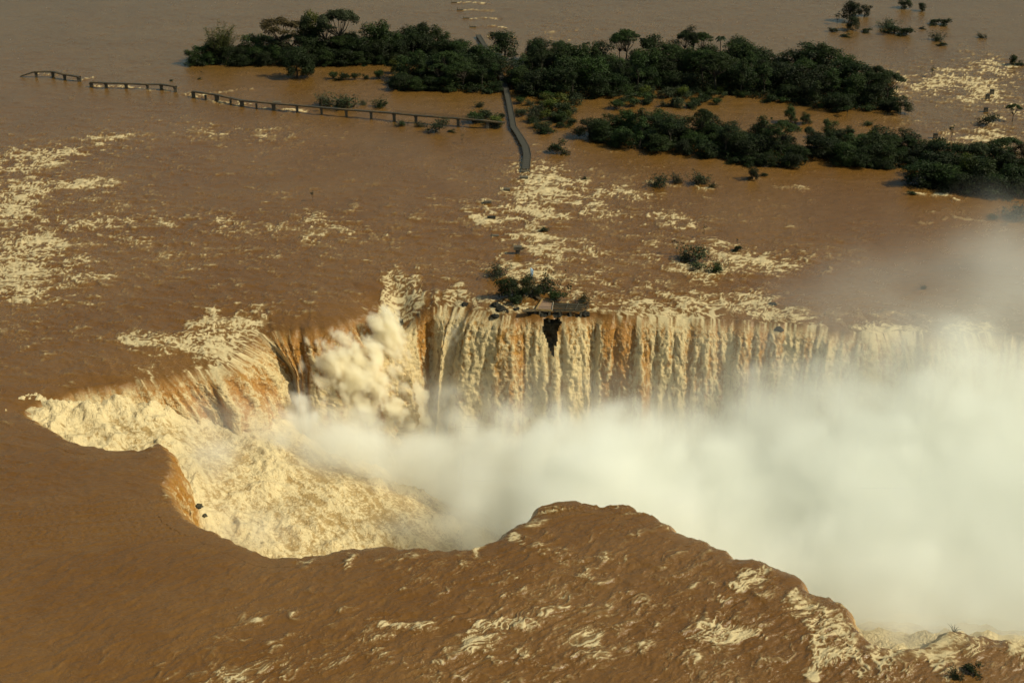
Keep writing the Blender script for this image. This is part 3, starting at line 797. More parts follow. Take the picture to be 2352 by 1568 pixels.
# ------------------------------------------------------------------ mist: a true volume filled voxel by voxel
def cloud(name, lo, vs, D, color, label, cat, aniso=0.0):
    me = bpy.data.meshes.new(name)
    me.vertices.add(D.size)
    nx, ny, nz = D.shape
    hi = lo + vs * np.array(D.shape)
    XX, YY, ZZ = np.meshgrid(*[lo[k] + vs * (np.arange(D.shape[k]) + .5) for k in range(3)], indexing='ij')
    pts = np.stack([XX, YY, ZZ], -1).reshape(-1, 3).astype(np.float32)
    me.vertices.foreach_set("co", pts.ravel())
    a = me.attributes.new("amount", 'FLOAT', 'POINT'); a.data.foreach_set("value", D.astype(np.float32).ravel())
    b = NB(name)
    pv = b.n("ShaderNodeVolumePrincipled")
    pv.inputs["Color"].default_value = (*color, 1)
    pv.inputs["Density"].default_value = 1.0
    pv.inputs["Density Attribute"].default_value = "density"
    pv.inputs["Anisotropy"].default_value = aniso
    b.l(pv.outputs[0], b.out.inputs["Volume"])
    mat = b.m
    o = link(bpy.data.objects.new(name, me))
    ng = bpy.data.node_groups.new("mist_voxels", 'GeometryNodeTree')
    ng.interface.new_socket("Geometry", in_out='INPUT', socket_type='NodeSocketGeometry')
    ng.interface.new_socket("Geometry", in_out='OUTPUT', socket_type='NodeSocketGeometry')
    N = ng.nodes; K = ng.links.new
    gi = N.new("NodeGroupInput"); go = N.new("NodeGroupOutput")
    pos = N.new("GeometryNodeInputPosition"); sep = N.new("ShaderNodeSeparateXYZ"); K(pos.outputs[0], sep.inputs[0])
    def mth(op, a_, b_=None):
        n = N.new("ShaderNodeMath"); n.operation = op
        for i, v in enumerate((a_, b_)):
            if v is None: continue
            if isinstance(v, (int, float)): n.inputs[i].default_value = v
            else: K(v, n.inputs[i])
        return n.outputs[0]
    idx = []
    for k, (nk) in enumerate((nx, ny, nz)):
        v = mth('DIVIDE', mth('SUBTRACT', sep.outputs[k], float(lo[k])), vs)
        v = mth('FLOOR', v); v = mth('MAXIMUM', v, 0.0); v = mth('MINIMUM', v, float(nk - 1)); idx.append(v)
    lin = mth('ADD', mth('MULTIPLY', mth('ADD', mth('MULTIPLY', idx[0], float(ny)), idx[1]), float(nz)), idx[2])
    na = N.new("GeometryNodeInputNamedAttribute"); na.data_type = 'FLOAT'; na.inputs[0].default_value = "amount"
    si = N.new("GeometryNodeSampleIndex"); si.data_type = 'FLOAT'; si.domain = 'POINT'
    K(gi.outputs[0], si.inputs["Geometry"]); K(na.outputs[0], si.inputs["Value"]); K(lin, si.inputs["Index"])
    vc = N.new("GeometryNodeVolumeCube")
    K(si.outputs[0], vc.inputs["Density"])
    # the cube's voxels sit on its corners: centre-to-centre span
    vc.inputs["Min"].default_value = tuple(lo + vs / 2); vc.inputs["Max"].default_value = tuple(hi - vs / 2)
    vc.inputs["Resolution X"].default_value = nx; vc.inputs["Resolution Y"].default_value = ny; vc.inputs["Resolution Z"].default_value = nz
    sm_ = N.new("GeometryNodeSetMaterial"); sm_.inputs["Material"].default_value = mat
    K(vc.outputs[0], sm_.inputs[0]); K(sm_.outputs[0], go.inputs[0])
    md = o.modifiers.new("voxels", 'NODES'); md.node_group = ng
    o.data.materials.append(mat)
    tag(o, label, cat, kind="stuff")
    return o

def mist():
    x0, _ = at(420, 900, -20); x1, _ = at(2560, 760, 0)
    _, ya = at(1200, 1500, -30); _, yb = at(2000, 560, 0)
    ya = GY0 + 40; yb = float(yb)
    vs = 1.7
    lo = np.array([float(x0), ya, -80.0]); hi = np.array([float(x1), yb, 46.0])
    nx, ny, nz = [int(v) for v in np.ceil((hi - lo) / vs)]
    hi = lo + vs * np.array([nx, ny, nz])
    x = lo[0] + vs * (np.arange(nx) + .5); y = lo[1] + vs * (np.arange(ny) + .5); z = lo[2] + vs * (np.arange(nz) + .5)
    XX, YY, ZZ = np.meshgrid(x, y, z, indexing='ij')
    X2, Y2 = np.meshgrid(x, y, indexing='ij')
    sp, cp = math.sin(PITCH), math.cos(PITCH)
    # mist top along the far wall, per position along the wall
    tp = [(600,885),(680,895),(750,915),(850,945),(960,965),(1100,940),(1250,912),(1350,892),(1500,915),(1620,900),(1700,850),(1780,800),(1860,780),(1950,770),(2100,755),(2250,740),(2400,722),(2560,715)]
    wx, wz = [], []
    for a, b_ in tp:
        yy = at(a, 730, 0)[1] - 9
        # height of the wall plane seen at that pixel
        t_ = 0; bb = (b_ - CY) / FPX
        tt = yy / (cp - bb * sp)
        wx.append((a - CX) / FPX * tt); wz.append(HCAM + tt * (-sp - bb * cp))
    top = np.interp(X2, wx, wz)
    # the terrace edge: no mist left of it
    E = np.array([at(590, 940, -20), at(700, 1045, -25), at(850, 1112, -30), at(1000, 1175, -36), at(1130, 1222, -45), at(1200, 1250, -45)])
    ex = np.interp(Y2, E[::-1, 1], E[::-1, 0])
    side = X2 - ex
    yl = at(1500, 730, 0)[1]
    back = yl - Y2                      # metres in front of the far lip
    dd = bil(DD, X2.ravel(), Y2.ravel(), -60.0).reshape(X2.shape)
    top = np.minimum(top + 24 * ss(10, 80, back), np.maximum(top, -9))
    top = np.maximum(top, -46 + 38 * ss(-2, 13, side) * ss(22, 50, back))
    top = top + 6 * ss(60, 130, X2)
    top = top + 6 * gauss(side, 14, 16) * ss(25, 60, back)
    rise = ss(70, 150, X2)              # the cloud climbs out of the gorge on the right
    big = fbm(X2 / 30, Y2 / 30, 2, 601)
    wx_ = XX + 5 * noise3(XX / 14, YY / 14, ZZ / 14, 615); wz_ = ZZ + 4 * noise3(XX / 12, YY / 12, ZZ / 12, 616)
    bil3 = np.abs(noise3(wx_ / 16, YY / 16, wz_ / 14, 621)) + .55 * np.abs(noise3(wx_ / 7.5, YY / 7.5, wz_ / 7, 622)) + .3 * np.abs(noise3(wx_ / 3.6, YY / 3.6, wz_ / 3.6, 623))
    top3 = top[..., None] + 5 * noise3(XX / 26, YY / 26, ZZ / 18, 611) + 11 * (bil3 - .35)
    soft = 4 + 11 * ss(-60, 60, X2)[..., None] + 16 * rise[..., None]
    den = ss(0, 1, (top3 - ZZ) / soft)
    den *= ss(-4, 5, side[..., None] + 3 * noise3(XX / 6, YY / 6, ZZ / 6, 641))
    den *= ss(-3, 3, dd)[..., None]
    core = .085 * den * np.clip(.72 + .75 * (bil3 - .3) + .35 * noise3(XX / 20, YY / 20, ZZ / 16, 644), .25, 1.7)
    # thinner veil drifting up and back over the lip on the right
    vx = XX - 150 
    w = noise3(XX / 26, YY / 34, ZZ / 22, 651) + .5 * noise3(XX / 11, YY / 13, ZZ / 9, 661)
    veil_top = 2 + 30 * ss(0, 165, XX) 
    veil = ss(0, 1, (veil_top + 7 * w - ZZ) / 28) * ss(-35, 105, XX - .3 * ZZ) * ss(-4, 8, back[..., None] + 46 * ss(30, 160, XX))
    veil *= np.clip(.85 + .35 * w, .2, 1.4)
    veil *= ss(-22, 2, dd[..., None] + 60 * ss(20, 120, XX))
    wisp = ss(.1, .8, noise3(XX / 9, YY / 9, ZZ / 14, 671) + .5 * noise3(XX / 4, YY / 4, ZZ / 5, 681)) * ss(0, 1, (top3 + 15 - ZZ) / 16) * ss(0, 4, dd[..., None]) * ss(-2, 6, side[..., None])
    D = core + (.0115 + .006 * ss(80, 180, XX)) * veil + .008 * wisp
    D = D + .020 * ss(-8, -32, ZZ) * ss(24, 5, back)[..., None] * ss(-2, 3, dd)[..., None] * np.clip(.4 + 2.2 * (bil3 - .2), 0, 2) * ss(-75, -20, XX)
    for (bx, by, bz, r1, r2, r3, dn) in [(480,1040,-14,6,10,6,.045),(560,1215,-22,10,6,6,.035),(520,950,-13,13,6,5,.045),(950,1215,-32,13,4,4,.03),(1100,1190,-28,11,9,12,.09),(640,1010,-21,10,7,5,.09),(760,1050,-24,11,7,6,.07),(880,1100,-28,10,6,6,.04),(2080,1440,-12,12,8,8,.04)]:
        p_ = P(bx, by, bz)
        q_ = ((XX - p_.x) / r1) ** 2 + ((YY - p_.y) / r2) ** 2 + ((ZZ - p_.z) / r3) ** 2
        D = D + dn * np.exp(-q_) * np.clip(.5 + 1.6 * (bil3 - .25) + .8 * noise3(XX / 5, YY / 5, ZZ / 5, 646), 0, 2)
    # keep it off the river outside the gorge at the near side
    nearside = (Y2 < yl - 40)
    D *= np.where(nearside, ss(-2, 2, dd), 1)[..., None]
    fade = ss(0, 8, XX - lo[0]) * ss(0, 10, YY - lo[1]) * ss(0, 10, hi[1] - YY) * ss(0, 8, hi[2] - ZZ)
    D = D * fade
    D[D < .0004] = 0
    print("MIST", nx, ny, nz, float(D.max()), float((D > 0).mean()))
    cloud("mist", lo, vs, D, (.988, .996, .962), "thick pale mist boiling up out of the gorge and drifting to the right", "mist")

def plume(name, ctr, rad, vs, color, dens, seed, label, cat, lean=(0, 0), fall=1.0):
    """a dense burst of spray: union of rounded billows inside an ellipsoid"""
    ctr = np.array(ctr, float); rad = np.array(rad, float)
    lo = ctr - rad * 1.25; hi = ctr + rad * 1.25
    n3 = [int(v) for v in np.ceil((hi - lo) / vs)]
    ax = [lo[k] + vs * (np.arange(n3[k]) + .5) for k in range(3)]
    XX, YY, ZZ = np.meshgrid(*ax, indexing='ij')
    q = np.sqrt(sum(((A - c0 - l * (ZZ - ctr[2])) / r) ** 2 for A, c0, r, l in zip((XX, YY, ZZ), ctr, rad, (lean[0], lean[1], 0))))
    m = rad.min()
    n = .42 * np.abs(noise3(XX / (m * .8), YY / (m * .8), ZZ / (m * .9), seed)) * 2 + .26 * np.abs(noise3(XX / (m * .36), YY / (m * .36), ZZ / (m * .4), seed + 1)) * 2 + .13 * np.abs(noise3(XX / (m * .16), YY / (m * .16), ZZ / (m * .18), seed + 2)) * 2
    f = 1.0 - q + n - .33
    D = dens * ss(0, .16 * fall, f)
    D[D < .001] = 0
    return cloud(name, lo, vs, D, color, label, cat)
mist()
def PP(px, py, z): return tuple(P(px, py, z))
def wallpt(px, py, out_=4.0):
    """point in front of the far wall seen at a pixel"""
    yy = float(np.interp(px, [560, 700, 860, 1000, 1400], [at(560, 805, -4)[1], at(700, 752, -2)[1], at(860, 730, -3)[1], at(1000, 710, -2)[1], at(1400, 728, -2)[1]])) - out_
    bb = (py - CY) / FPX; sp, cp = math.sin(PITCH), math.cos(PITCH); t_ = yy / (cp - bb * sp)
    return ((px - CX) / FPX * t_, yy, HCAM + t_ * (-sp - bb * cp))
SPR = (.985, .955, .86)
GOLD = (.985, .945, .82)
def burst():
    """one grid holding the whole tumbling cascade of spray left of the middle"""
    B = [(wallpt(805, 862, 10), (10.5, 8, 11), -.25), (wallpt(860, 900, 11), (10, 7.5, 11.5), -.2), (wallpt(915, 925, 11), (8, 6.5, 10.5), -.1), (wallpt(893, 790, 5.5), (5.4, 4.4, 10.5), -.12), (wallpt(770, 900, 10), (6, 5, 7), -.2)]
    ctrs = np.array([q[0] for q in B]); rads = np.array([q[1] for q in B])
    lo = (ctrs - rads * 1.3).min(0); hi = (ctrs + rads * 1.3).max(0); vs = .5
    n3 = [int(v) for v in np.ceil((hi - lo) / vs)]
    ax = [lo[k] + vs * (np.arange(n3[k]) + .5) for k in range(3)]
    XX, YY, ZZ = np.meshgrid(*ax, indexing='ij')
    f = np.full(XX.shape, -9.0)
    for ct, rd, ln_ in B:
        q = np.sqrt(((XX - ct[0] - ln_ * (ZZ - ct[2])) / rd[0]) ** 2 + ((YY - ct[1]) / rd[1]) ** 2 + ((ZZ - ct[2]) / rd[2]) ** 2)
        f = np.maximum(f, 1 - q)
    xs = XX + .35 * ZZ + 1.5 * noise3(XX / 5, YY / 5, ZZ / 7, 702)
    n = .55 * np.abs(noise3(xs / 5.5, YY / 5.5, ZZ / 8.5, 703)) + .42 * np.abs(noise3(xs / 2.6, YY / 2.6, ZZ / 4, 704)) + .30 * np.abs(noise3(xs / 1.25, YY / 1.25, ZZ / 1.8, 705))
    D = .8 * ss(0, .40, 1.0 * f + 1.35 * n - .36)
    D[D < .004] = 0
    cloud("spray", lo, vs, D, GOLD, "great tumbling cascade of golden spray from the narrow chute down into the mist", "spray")
burst()
plume("spray", wallpt(1035, 855, 6), (3.4, 3.0, 15), .6, SPR, .30, 715, "white column of spray left of the platform's falls", "spray", lean=(.06, 0), fall=3)
plume("spray", PP(668, 948, -24), (9.5, 8, 7.0), .8, (.99, .99, .97), .40, 721, "rounded white puff of spray at the left end of the mist bank", "spray", fall=2.6)
# ------------------------------------------------------------------ water level under a photo pixel
def wat(px, py):
    z = 0.0
    for _ in range(4):
        x, y = at(px, py, z)
        z = float(surf(np.array([x]), np.array([y]))[0][0]) if False else float(-bil(AA, np.array([x]), np.array([y]), 1.5)[0] * math.exp(min(0, max(-200, bil(DD, np.array([x]), np.array([y]), -60.0)[0])) / bil(LL, np.array([x]), np.array([y]), 5.0)[0]))
    return Vector((float(x), float(y), z))

# ------------------------------------------------------------------ vegetation
def leaf_material(name, c1, c2, trans=.35):
    b = NB(name)
    info = b.n("ShaderNodeObjectInfo").outputs["Random"]
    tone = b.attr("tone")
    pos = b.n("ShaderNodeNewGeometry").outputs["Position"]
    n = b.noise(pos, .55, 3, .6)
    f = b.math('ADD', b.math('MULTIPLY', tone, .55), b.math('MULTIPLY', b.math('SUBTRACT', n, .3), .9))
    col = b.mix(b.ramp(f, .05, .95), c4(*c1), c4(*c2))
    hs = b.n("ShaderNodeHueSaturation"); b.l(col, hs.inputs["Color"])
    b.l(b.mixf(info, .485, .515), hs.inputs["Hue"]); b.l(b.mixf(info, .7, 1.3), hs.inputs["Value"])
    s1 = b.bsdf(hs.outputs[0], .6, None, .25)
    tr = b.n("ShaderNodeBsdfTranslucent"); b.l(hs.outputs[0], tr.inputs[0])
    mx = b.n("ShaderNodeMixShader"); mx.inputs[0].default_value = trans
    b.l(s1, mx.inputs[1]); b.l(tr.outputs[0], mx.inputs[2])
    return b.finish(mx.outputs[0])

L_dark = leaf_material("dark_foliage", (.005, .009, .0025), (.021, .035, .006))
L_mid = leaf_material("green_foliage", (.008, .016, .004), (.034, .056, .009))
L_lite = leaf_material("yellow_green_foliage", (.024, .036, .005), (.100, .118, .016))
L_brown = leaf_material("brown_foliage", (.022, .017, .007), (.080, .055, .020))
L_grey = leaf_material("dusty_shrub_foliage", (.016, .026, .012), (.060, .075, .030))
M_bark = simple_material("bark", (.022, .017, .012), (.06, .048, .033), 2.0, .9, .5)
M_pale = simple_material("pale_bark", (.16, .14, .11), (.30, .27, .22), 2.0, .9, .3)

def quads_at(C, N, su, sv, rs, droop=0.0):
    """leaf-sized quads centred at C with normals N"""
    n = len(C)
    N = N / (np.linalg.norm(N, axis=1)[:, None] + 1e-9)
    r = rs.normal(size=(n, 3)); U = np.cross(N, r); U /= np.linalg.norm(U, axis=1)[:, None] + 1e-9
    W = np.cross(N, U)
    U = U * su[:, None]; W = W * sv[:, None]
    k = rs.uniform(-.25, .25, (n, 1)) * su[:, None]
    V = np.stack([C - U, C - W * .8 + N * k, C + U, C + W * .8 + N * k], 1).reshape(-1, 3)
    if droop: V[:, 2] -= droop * 0
    F = np.arange(4 * n).reshape(-1, 4)
    return V, F

def tube(pts, rad, seg=5):
    pts = np.asarray(pts, float); V = []; F = []
    for i, p in enumerate(pts):
        d = pts[min(i + 1, len(pts) - 1)] - pts[max(i - 1, 0)]; d = d / (np.linalg.norm(d) + 1e-9)
        a = np.cross(d, [0.3, 1, 0.2]); a /= np.linalg.norm(a) + 1e-9; b_ = np.cross(d, a)
        for k in range(seg):
            t = 2 * math.pi * k / seg
            V.append(p + rad[i] * (math.cos(t) * a + math.sin(t) * b_))
    for i in range(len(pts) - 1):
        for k in range(seg):
            q = i * seg + k; r = i * seg + (k + 1) % seg
            F.append((q, r, r + seg, q + seg))
    return np.array(V), np.array(F)

def join(parts):
    V = []; F = []; o = 0
    for v, f in parts:
        V.append(v); F.append(f + o); o += len(v)
    return np.vstack(V), np.vstack(F)

def mesh_data(name, V, F, mat, attrs=None, smooth=False):
    o = mesh_np(name, V, F, mat, smooth=smooth, attrs=attrs)
    me = o.data; bpy.data.objects.remove(o); return me

def clump_crown(name, blobs, per_m2, leaf, mat, seed, shell=.55, up=.35):
    """foliage spread over the shells of many overlapping clumps"""
    rs = np.random.RandomState(seed)
    Cs, Ns, T = [], [], []
    for (cx_, cy_, cz_, rx_, rz_) in blobs:
        n = int(per_m2 * 4 * math.pi * rx_ * (rx_ + rz_) / 2)
        d = rs.normal(size=(n, 3)); d /= np.linalg.norm(d, axis=1)[:, None]
        rr = (rs.uniform(shell, 1.08, (n, 1)))
        p = d * rr * np.array([rx_, rx_, rz_])
        p += .16 * rx_ * rs.normal(size=(n, 3))
        keep = rs.uniform(size=n) < np.where(d[:, 2] < -.3, .4, 1)
        Cs.append((p + [cx_, cy_, cz_])[keep])
        nn_ = d + rs.normal(size=(n, 3)) * .55 + [0, 0, up]; Ns.append(nn_[keep])
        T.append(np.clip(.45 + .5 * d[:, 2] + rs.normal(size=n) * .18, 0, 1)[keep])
    C = np.vstack(Cs); N = np.vstack(Ns); T = np.concatenate(T)
    n = len(C); su = leaf * rs.uniform(.6, 1.35, n); sv = leaf * rs.uniform(.35, .8, n)
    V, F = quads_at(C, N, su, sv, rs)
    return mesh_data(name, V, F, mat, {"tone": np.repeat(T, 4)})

def limbs(rs, h, tips, r0, seg=5, fork=.45):
    parts = []
    base = np.array([0, 0, -1.0]); fk = np.array([rs.normal() * .3, rs.normal() * .3, h * fork])
    parts.append(tube([base, fk * .5 + [rs.normal() * .15, 0, 0], fk], [r0 * 1.2, r0, r0 * .8], seg))
    for t in tips:
        t = np.array(t); m = fk * .45 + t * .55 + [0, 0, -.12 * np.linalg.norm(t - fk)] + rs.normal(size=3) * .2
        parts.append(tube([fk, m, t], [r0 * .6, r0 * .4, r0 * .12], 4))
    return join(parts)

PROTO = {}
def proto(key, name, crown, trunk, cat):
    PROTO[key] = (name, crown, trunk, cat)

def make_protos():
    for v, (mat, key) in enumerate([(L_dark, 'broad0'), (L_dark, 'broad1'), (L_mid, 'broad2'), (L_dark, 'broad3'), (L_mid, 'broad4'), (L_lite, 'broad5')]):
        rs = np.random.RandomState(100 + v); h = 10.0; bl = [(0, 0, 6.6, 2.6, 2.2)]
        for k in range(11):
            a = rs.uniform(0, 6.28); r = rs.uniform(1.2, 3.6); z = rs.uniform(3.2, 8.9) - r * .25
            bl.append((r * math.cos(a), r * math.sin(a), z, rs.uniform(1.1, 2.1), rs.uniform(.9, 1.6)))
        for k in range(5):
            a = rs.uniform(0, 6.28); r = rs.uniform(1.5, 3.2)
            bl.append((r * math.cos(a), r * math.sin(a), rs.uniform(1.2, 2.8), rs.uniform(1.0, 1.7), rs.uniform(.9, 1.3)))
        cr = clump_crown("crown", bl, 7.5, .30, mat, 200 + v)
        tV, tF = limbs(rs, h, [(b_[0], b_[1], b_[2]) for b_ in bl[1:8]], .22)
        proto(key, "tree", cr, mesh_data("trunk", tV, tF, M_bark), "tree")
    for v, (mat, key) in enumerate([(L_dark, 'tall0'), (L_mid, 'tall1')]):
        rs = np.random.RandomState(120 + v); bl = []
        for k in range(10):
            a = rs.uniform(0, 6.28); r = rs.uniform(.3, 2.2); z = rs.uniform(5.5, 13.5); r *= 1.2 - abs(z - 9) / 9
            bl.append((r * math.cos(a), r * math.sin(a), z, rs.uniform(1.0, 1.9), rs.uniform(.8, 1.5)))
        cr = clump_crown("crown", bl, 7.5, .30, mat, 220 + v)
        tV, tF = limbs(rs, 14, [(b_[0], b_[1], b_[2]) for b_ in bl[:8]], .25, fork=.4)
        proto(key, "tree", cr, mesh_data("trunk", tV, tF, M_bark), "tree")
    for v, (mat, key, flat) in enumerate([(L_brown, 'umb0', .55), (L_grey, 'umb1', 1.0), (L_mid, 'umb2', .6)]):
        rs = np.random.RandomState(140 + v); bl = []
        for k in range(34):
            a = rs.uniform(0, 6.28); r = 5.6 * math.sqrt(rs.uniform(0, 1)); z = 12.2 - .085 * r * r + rs.normal() * .35
            bl.append((r * math.cos(a), r * math.sin(a), z, rs.uniform(.9, 1.6), rs.uniform(.5, .9) * flat * 1.5))
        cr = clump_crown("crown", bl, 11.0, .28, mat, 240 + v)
        tV, tF = limbs(rs, 13, [(b_[0] * .9, b_[1] * .9, b_[2] - .3) for b_ in bl[:14]], .30, fork=.42)
        proto(key, "tree", cr, mesh_data("trunk", tV, tF, M_bark), "tree")
    for v, (mat, key) in enumerate([(L_dark, 'bush0'), (L_mid, 'bush1'), (L_grey, 'bush2'), (L_lite, 'bush3')]):
        rs = np.random.RandomState(160 + v); bl = []
        for k in range(9):
            a = rs.uniform(0, 6.28); r = rs.uniform(0, 1.9)
            bl.append((r * math.cos(a), r * math.sin(a), rs.uniform(.6, 2.6) - r * .35, rs.uniform(.7, 1.15), rs.uniform(.6, .95)))
        cr = clump_crown("foliage", bl, 11.0 if v != 2 else 5.5, .22, mat, 260 + v, shell=.3)
        tV, tF = limbs(rs, 2.6, [(b_[0], b_[1], b_[2]) for b_ in bl], .09, 4, .15)
        proto(key, "bush", cr, mesh_data("stem", tV, tF, M_bark), "bush")
    # half drowned, combed shrub: sparse leaves on thin stems leaning with the current
    rs = np.random.RandomState(180)
    for v, key in enumerate(['reed0', 'reed1']):
        st = []; C = []; N = []
        for k in range(26):
            a = rs.uniform(0, 6.28); r = rs.uniform(0, 1.7); b0 = np.array([r * math.cos(a), r * math.sin(a) * .8, -.6])
            tip = b0 + [rs.uniform(.2, 1.6), rs.normal() * .6, rs.uniform(1.4, 3.4)]
            mid = (b0 + tip) / 2 + rs.normal(size=3) * .2
            st.append(tube([b0, mid, tip], [.06, .045, .02], 3))
            for q in range(22):
                t = rs.uniform(.35, 1.05); C.append(b0 + (tip - b0) * t + rs.normal(size=3) * .28); N.append(rs.normal(size=3) + [0, 0, .5])
        C = np.array(C); N = np.array(N); n = len(C)
        V, F = quads_at(C, N, rs.uniform(.10, .26, n), rs.uniform(.06, .16, n), rs)
        cr = mesh_data("foliage", V, F, L_grey if v == 0 else L_mid, {"tone": np.repeat(rs.uniform(0, 1, n), 4)})
        sV, sF = join(st)
        proto(key, "shrub", cr, mesh_data("stem", sV, sF, M_bark), "shrub")
    # bamboo: arching culms carrying fine leaves
    st = []; C = []; N = []
    for k in range(90):
        a = rs.uniform(0, 6.28); r = rs.uniform(0, 2.2); h = rs.uniform(9, 15.5); lean = rs.uniform(1.5, 5.2)
        pts = [np.array([r * math.cos(a) + lean * math.cos(a) * t ** 2, r * math.sin(a) + lean * math.sin(a) * t ** 2, -1 + h * (t - .16 * t ** 3)]) for t in (0, .3, .55, .8, 1)]
        st.append(tube(pts, [.07, .06, .05, .035, .015], 3))
        for q in range(60):
            t = rs.uniform(.3, 1.02)
            p = np.array([np.interp(t, (0, .3, .55, .8, 1), [u[i] for u in pts]) for i in range(3)])
            C.append(p + rs.normal(size=3) * .38); N.append(rs.normal(size=3) * .7 + [math.cos(a) * .5, math.sin(a) * .5, .8])
    C = np.array(C); N = np.array(N); n = len(C)
    V, F = quads_at(C, N, rs.uniform(.2, .42, n), rs.uniform(.07, .14, n), rs)
    cr = mesh_data("foliage", V, F, L_lite, {"tone": np.repeat(np.clip((C[:, 2] - 4) / 10 + rs.normal(size=n) * .15, 0, 1), 4)})
    sV, sF = join(st); proto('bamboo', "bamboo_clump", cr, mesh_data("culms", sV, sF, M_bark), "bamboo")
    # palm
    for v, key in enumerate(['palm0', 'palm1']):
        C = []; parts = []
        for k in range(22):
            a = rs.uniform(0, 6.28); el = rs.uniform(-.2, 1.2); Lf = rs.uniform(2.2, 3.0); pv = []
            for t in np.linspace(0, 1, 6):
                pv.append(np.array([math.cos(a) * Lf * t * math.cos(el) * (1 - .1 * t), math.sin(a) * Lf * t * math.cos(el), 11 + Lf * math.sin(el) * t - 2.2 * t * t]))
            Vv = []
            side = np.array([-math.sin(a), math.cos(a), 0]); w = [.12, .42, .5, .45, .3, .05]
            for i, p in enumerate(pv): Vv += [p - side * w[i] - [0, 0, w[i] * .8], p, p + side * w[i] - [0, 0, w[i] * .8]]
            Ff = []
            for i in range(5):
                for q in range(2): j = i * 3 + q; Ff.append((j, j + 1, j + 4, j + 3))
            parts.append((np.array(Vv), np.array(Ff)))
        V, F = join(parts)
        cr = mesh_data("fronds", V, F, L_dark, {"tone": rs.uniform(0, 1, len(V))})
        tV, tF = tube([(0, 0, -1), (.1, 0, 5), (0, .1, 11)], [.22, .16, .13], 6)
        proto(key, "palm_tree", cr, mesh_data("trunk", tV, tF, M_bark), "palm tree")
    # bare-stemmed sapling with a few leaf clusters at the tips
    for v, key in enumerate(['sap0', 'sap1', 'sap2']):
        rs = np.random.RandomState(190 + v); bl = []; tips = []
        nb = (7, 6, 9)[v]
        for k in range(nb):
            a = rs.uniform(0, 6.28); r = rs.uniform(.8, 2.6) if v < 2 else rs.uniform(.3, 1.6); z = (5.6 - .35 * r + rs.normal() * .25) if v == 0 else rs.uniform(2.4, 6)
            bl.append((r * math.cos(a), r * math.sin(a), z, .50, .26)); tips.append((r * math.cos(a), r * math.sin(a), z))
        cr = clump_crown("leaves", bl, 16, .20, L_dark if v != 1 else L_mid, 290 + v, shell=.2)
        tV, tF = limbs(rs, 6, tips, .09, 4, .62 if v == 0 else .3)
        proto(key, "sapling", cr, mesh_data("stem", tV, tF, M_bark), "sapling")
    # dead tree
    rs = np.random.RandomState(199)
    tV, tF = join([limbs(rs, 7, [(-2.2, .3, 6.6), (1.9, -.2, 7.4), (.8, .6, 8.2), (-1.0, 0, 7.6)], .24, 5, .62),
                   tube([(-1.4, .2, 5.9), (-2.6, .3, 7.6)], [.07, .02], 4), tube([(1.3, 0, 6.3), (2.5, .2, 6.5)], [.07, .02], 4)])
    proto('dead', "dead_tree", None, mesh_data("trunk", tV, tF, M_bark), "dead tree")
make_protos()

def plant(key, loc, h=1.0, rz=None, label="", group=None, w=None, lean=(0, 0)):
    name, crown, trunk, cat = PROTO[key]
    o = bpy.data.objects.new(name, None); o.empty_display_size = .5
    sc.collection.objects.link(o)
    o.location = loc; rz = rnd.uniform(0, 6.28) if rz is None else rz
    o.rotation_euler = (lean[0], lean[1], rz); w = h if w is None else w
    o.scale = (w, w, h)
    link(bpy.data.objects.new("trunk" if cat in ("tree", "palm tree", "dead tree") else ("culms" if cat == "bamboo" else "stem"), trunk), o)
    if crown: link(bpy.data.objects.new(crown.name.split(".")[0], crown), o)
    tag(o, label, cat, group)
    return o

def hpx(px, base, top, key_h):
    """scale so that a plant rooted at pixel row base reaches up to pixel row top"""
    p = P(px, base, 0); sp, cp = math.sin(PITCH), math.cos(PITCH); bb = (top - CY) / FPX
    t_ = p.y / (cp - bb * sp)
    return max(.1, (HCAM + t_ * (-sp - bb * cp)) / key_h)

KH = dict(broad=10.2, tall=14.6, umb=13, bush=3.4, reed=3.0, bamboo=13.6, palm=12.0, sap=6.2, dead=8.2)
def kh(key):
    for k, v in KH.items():
        if key.startswith(k): return v

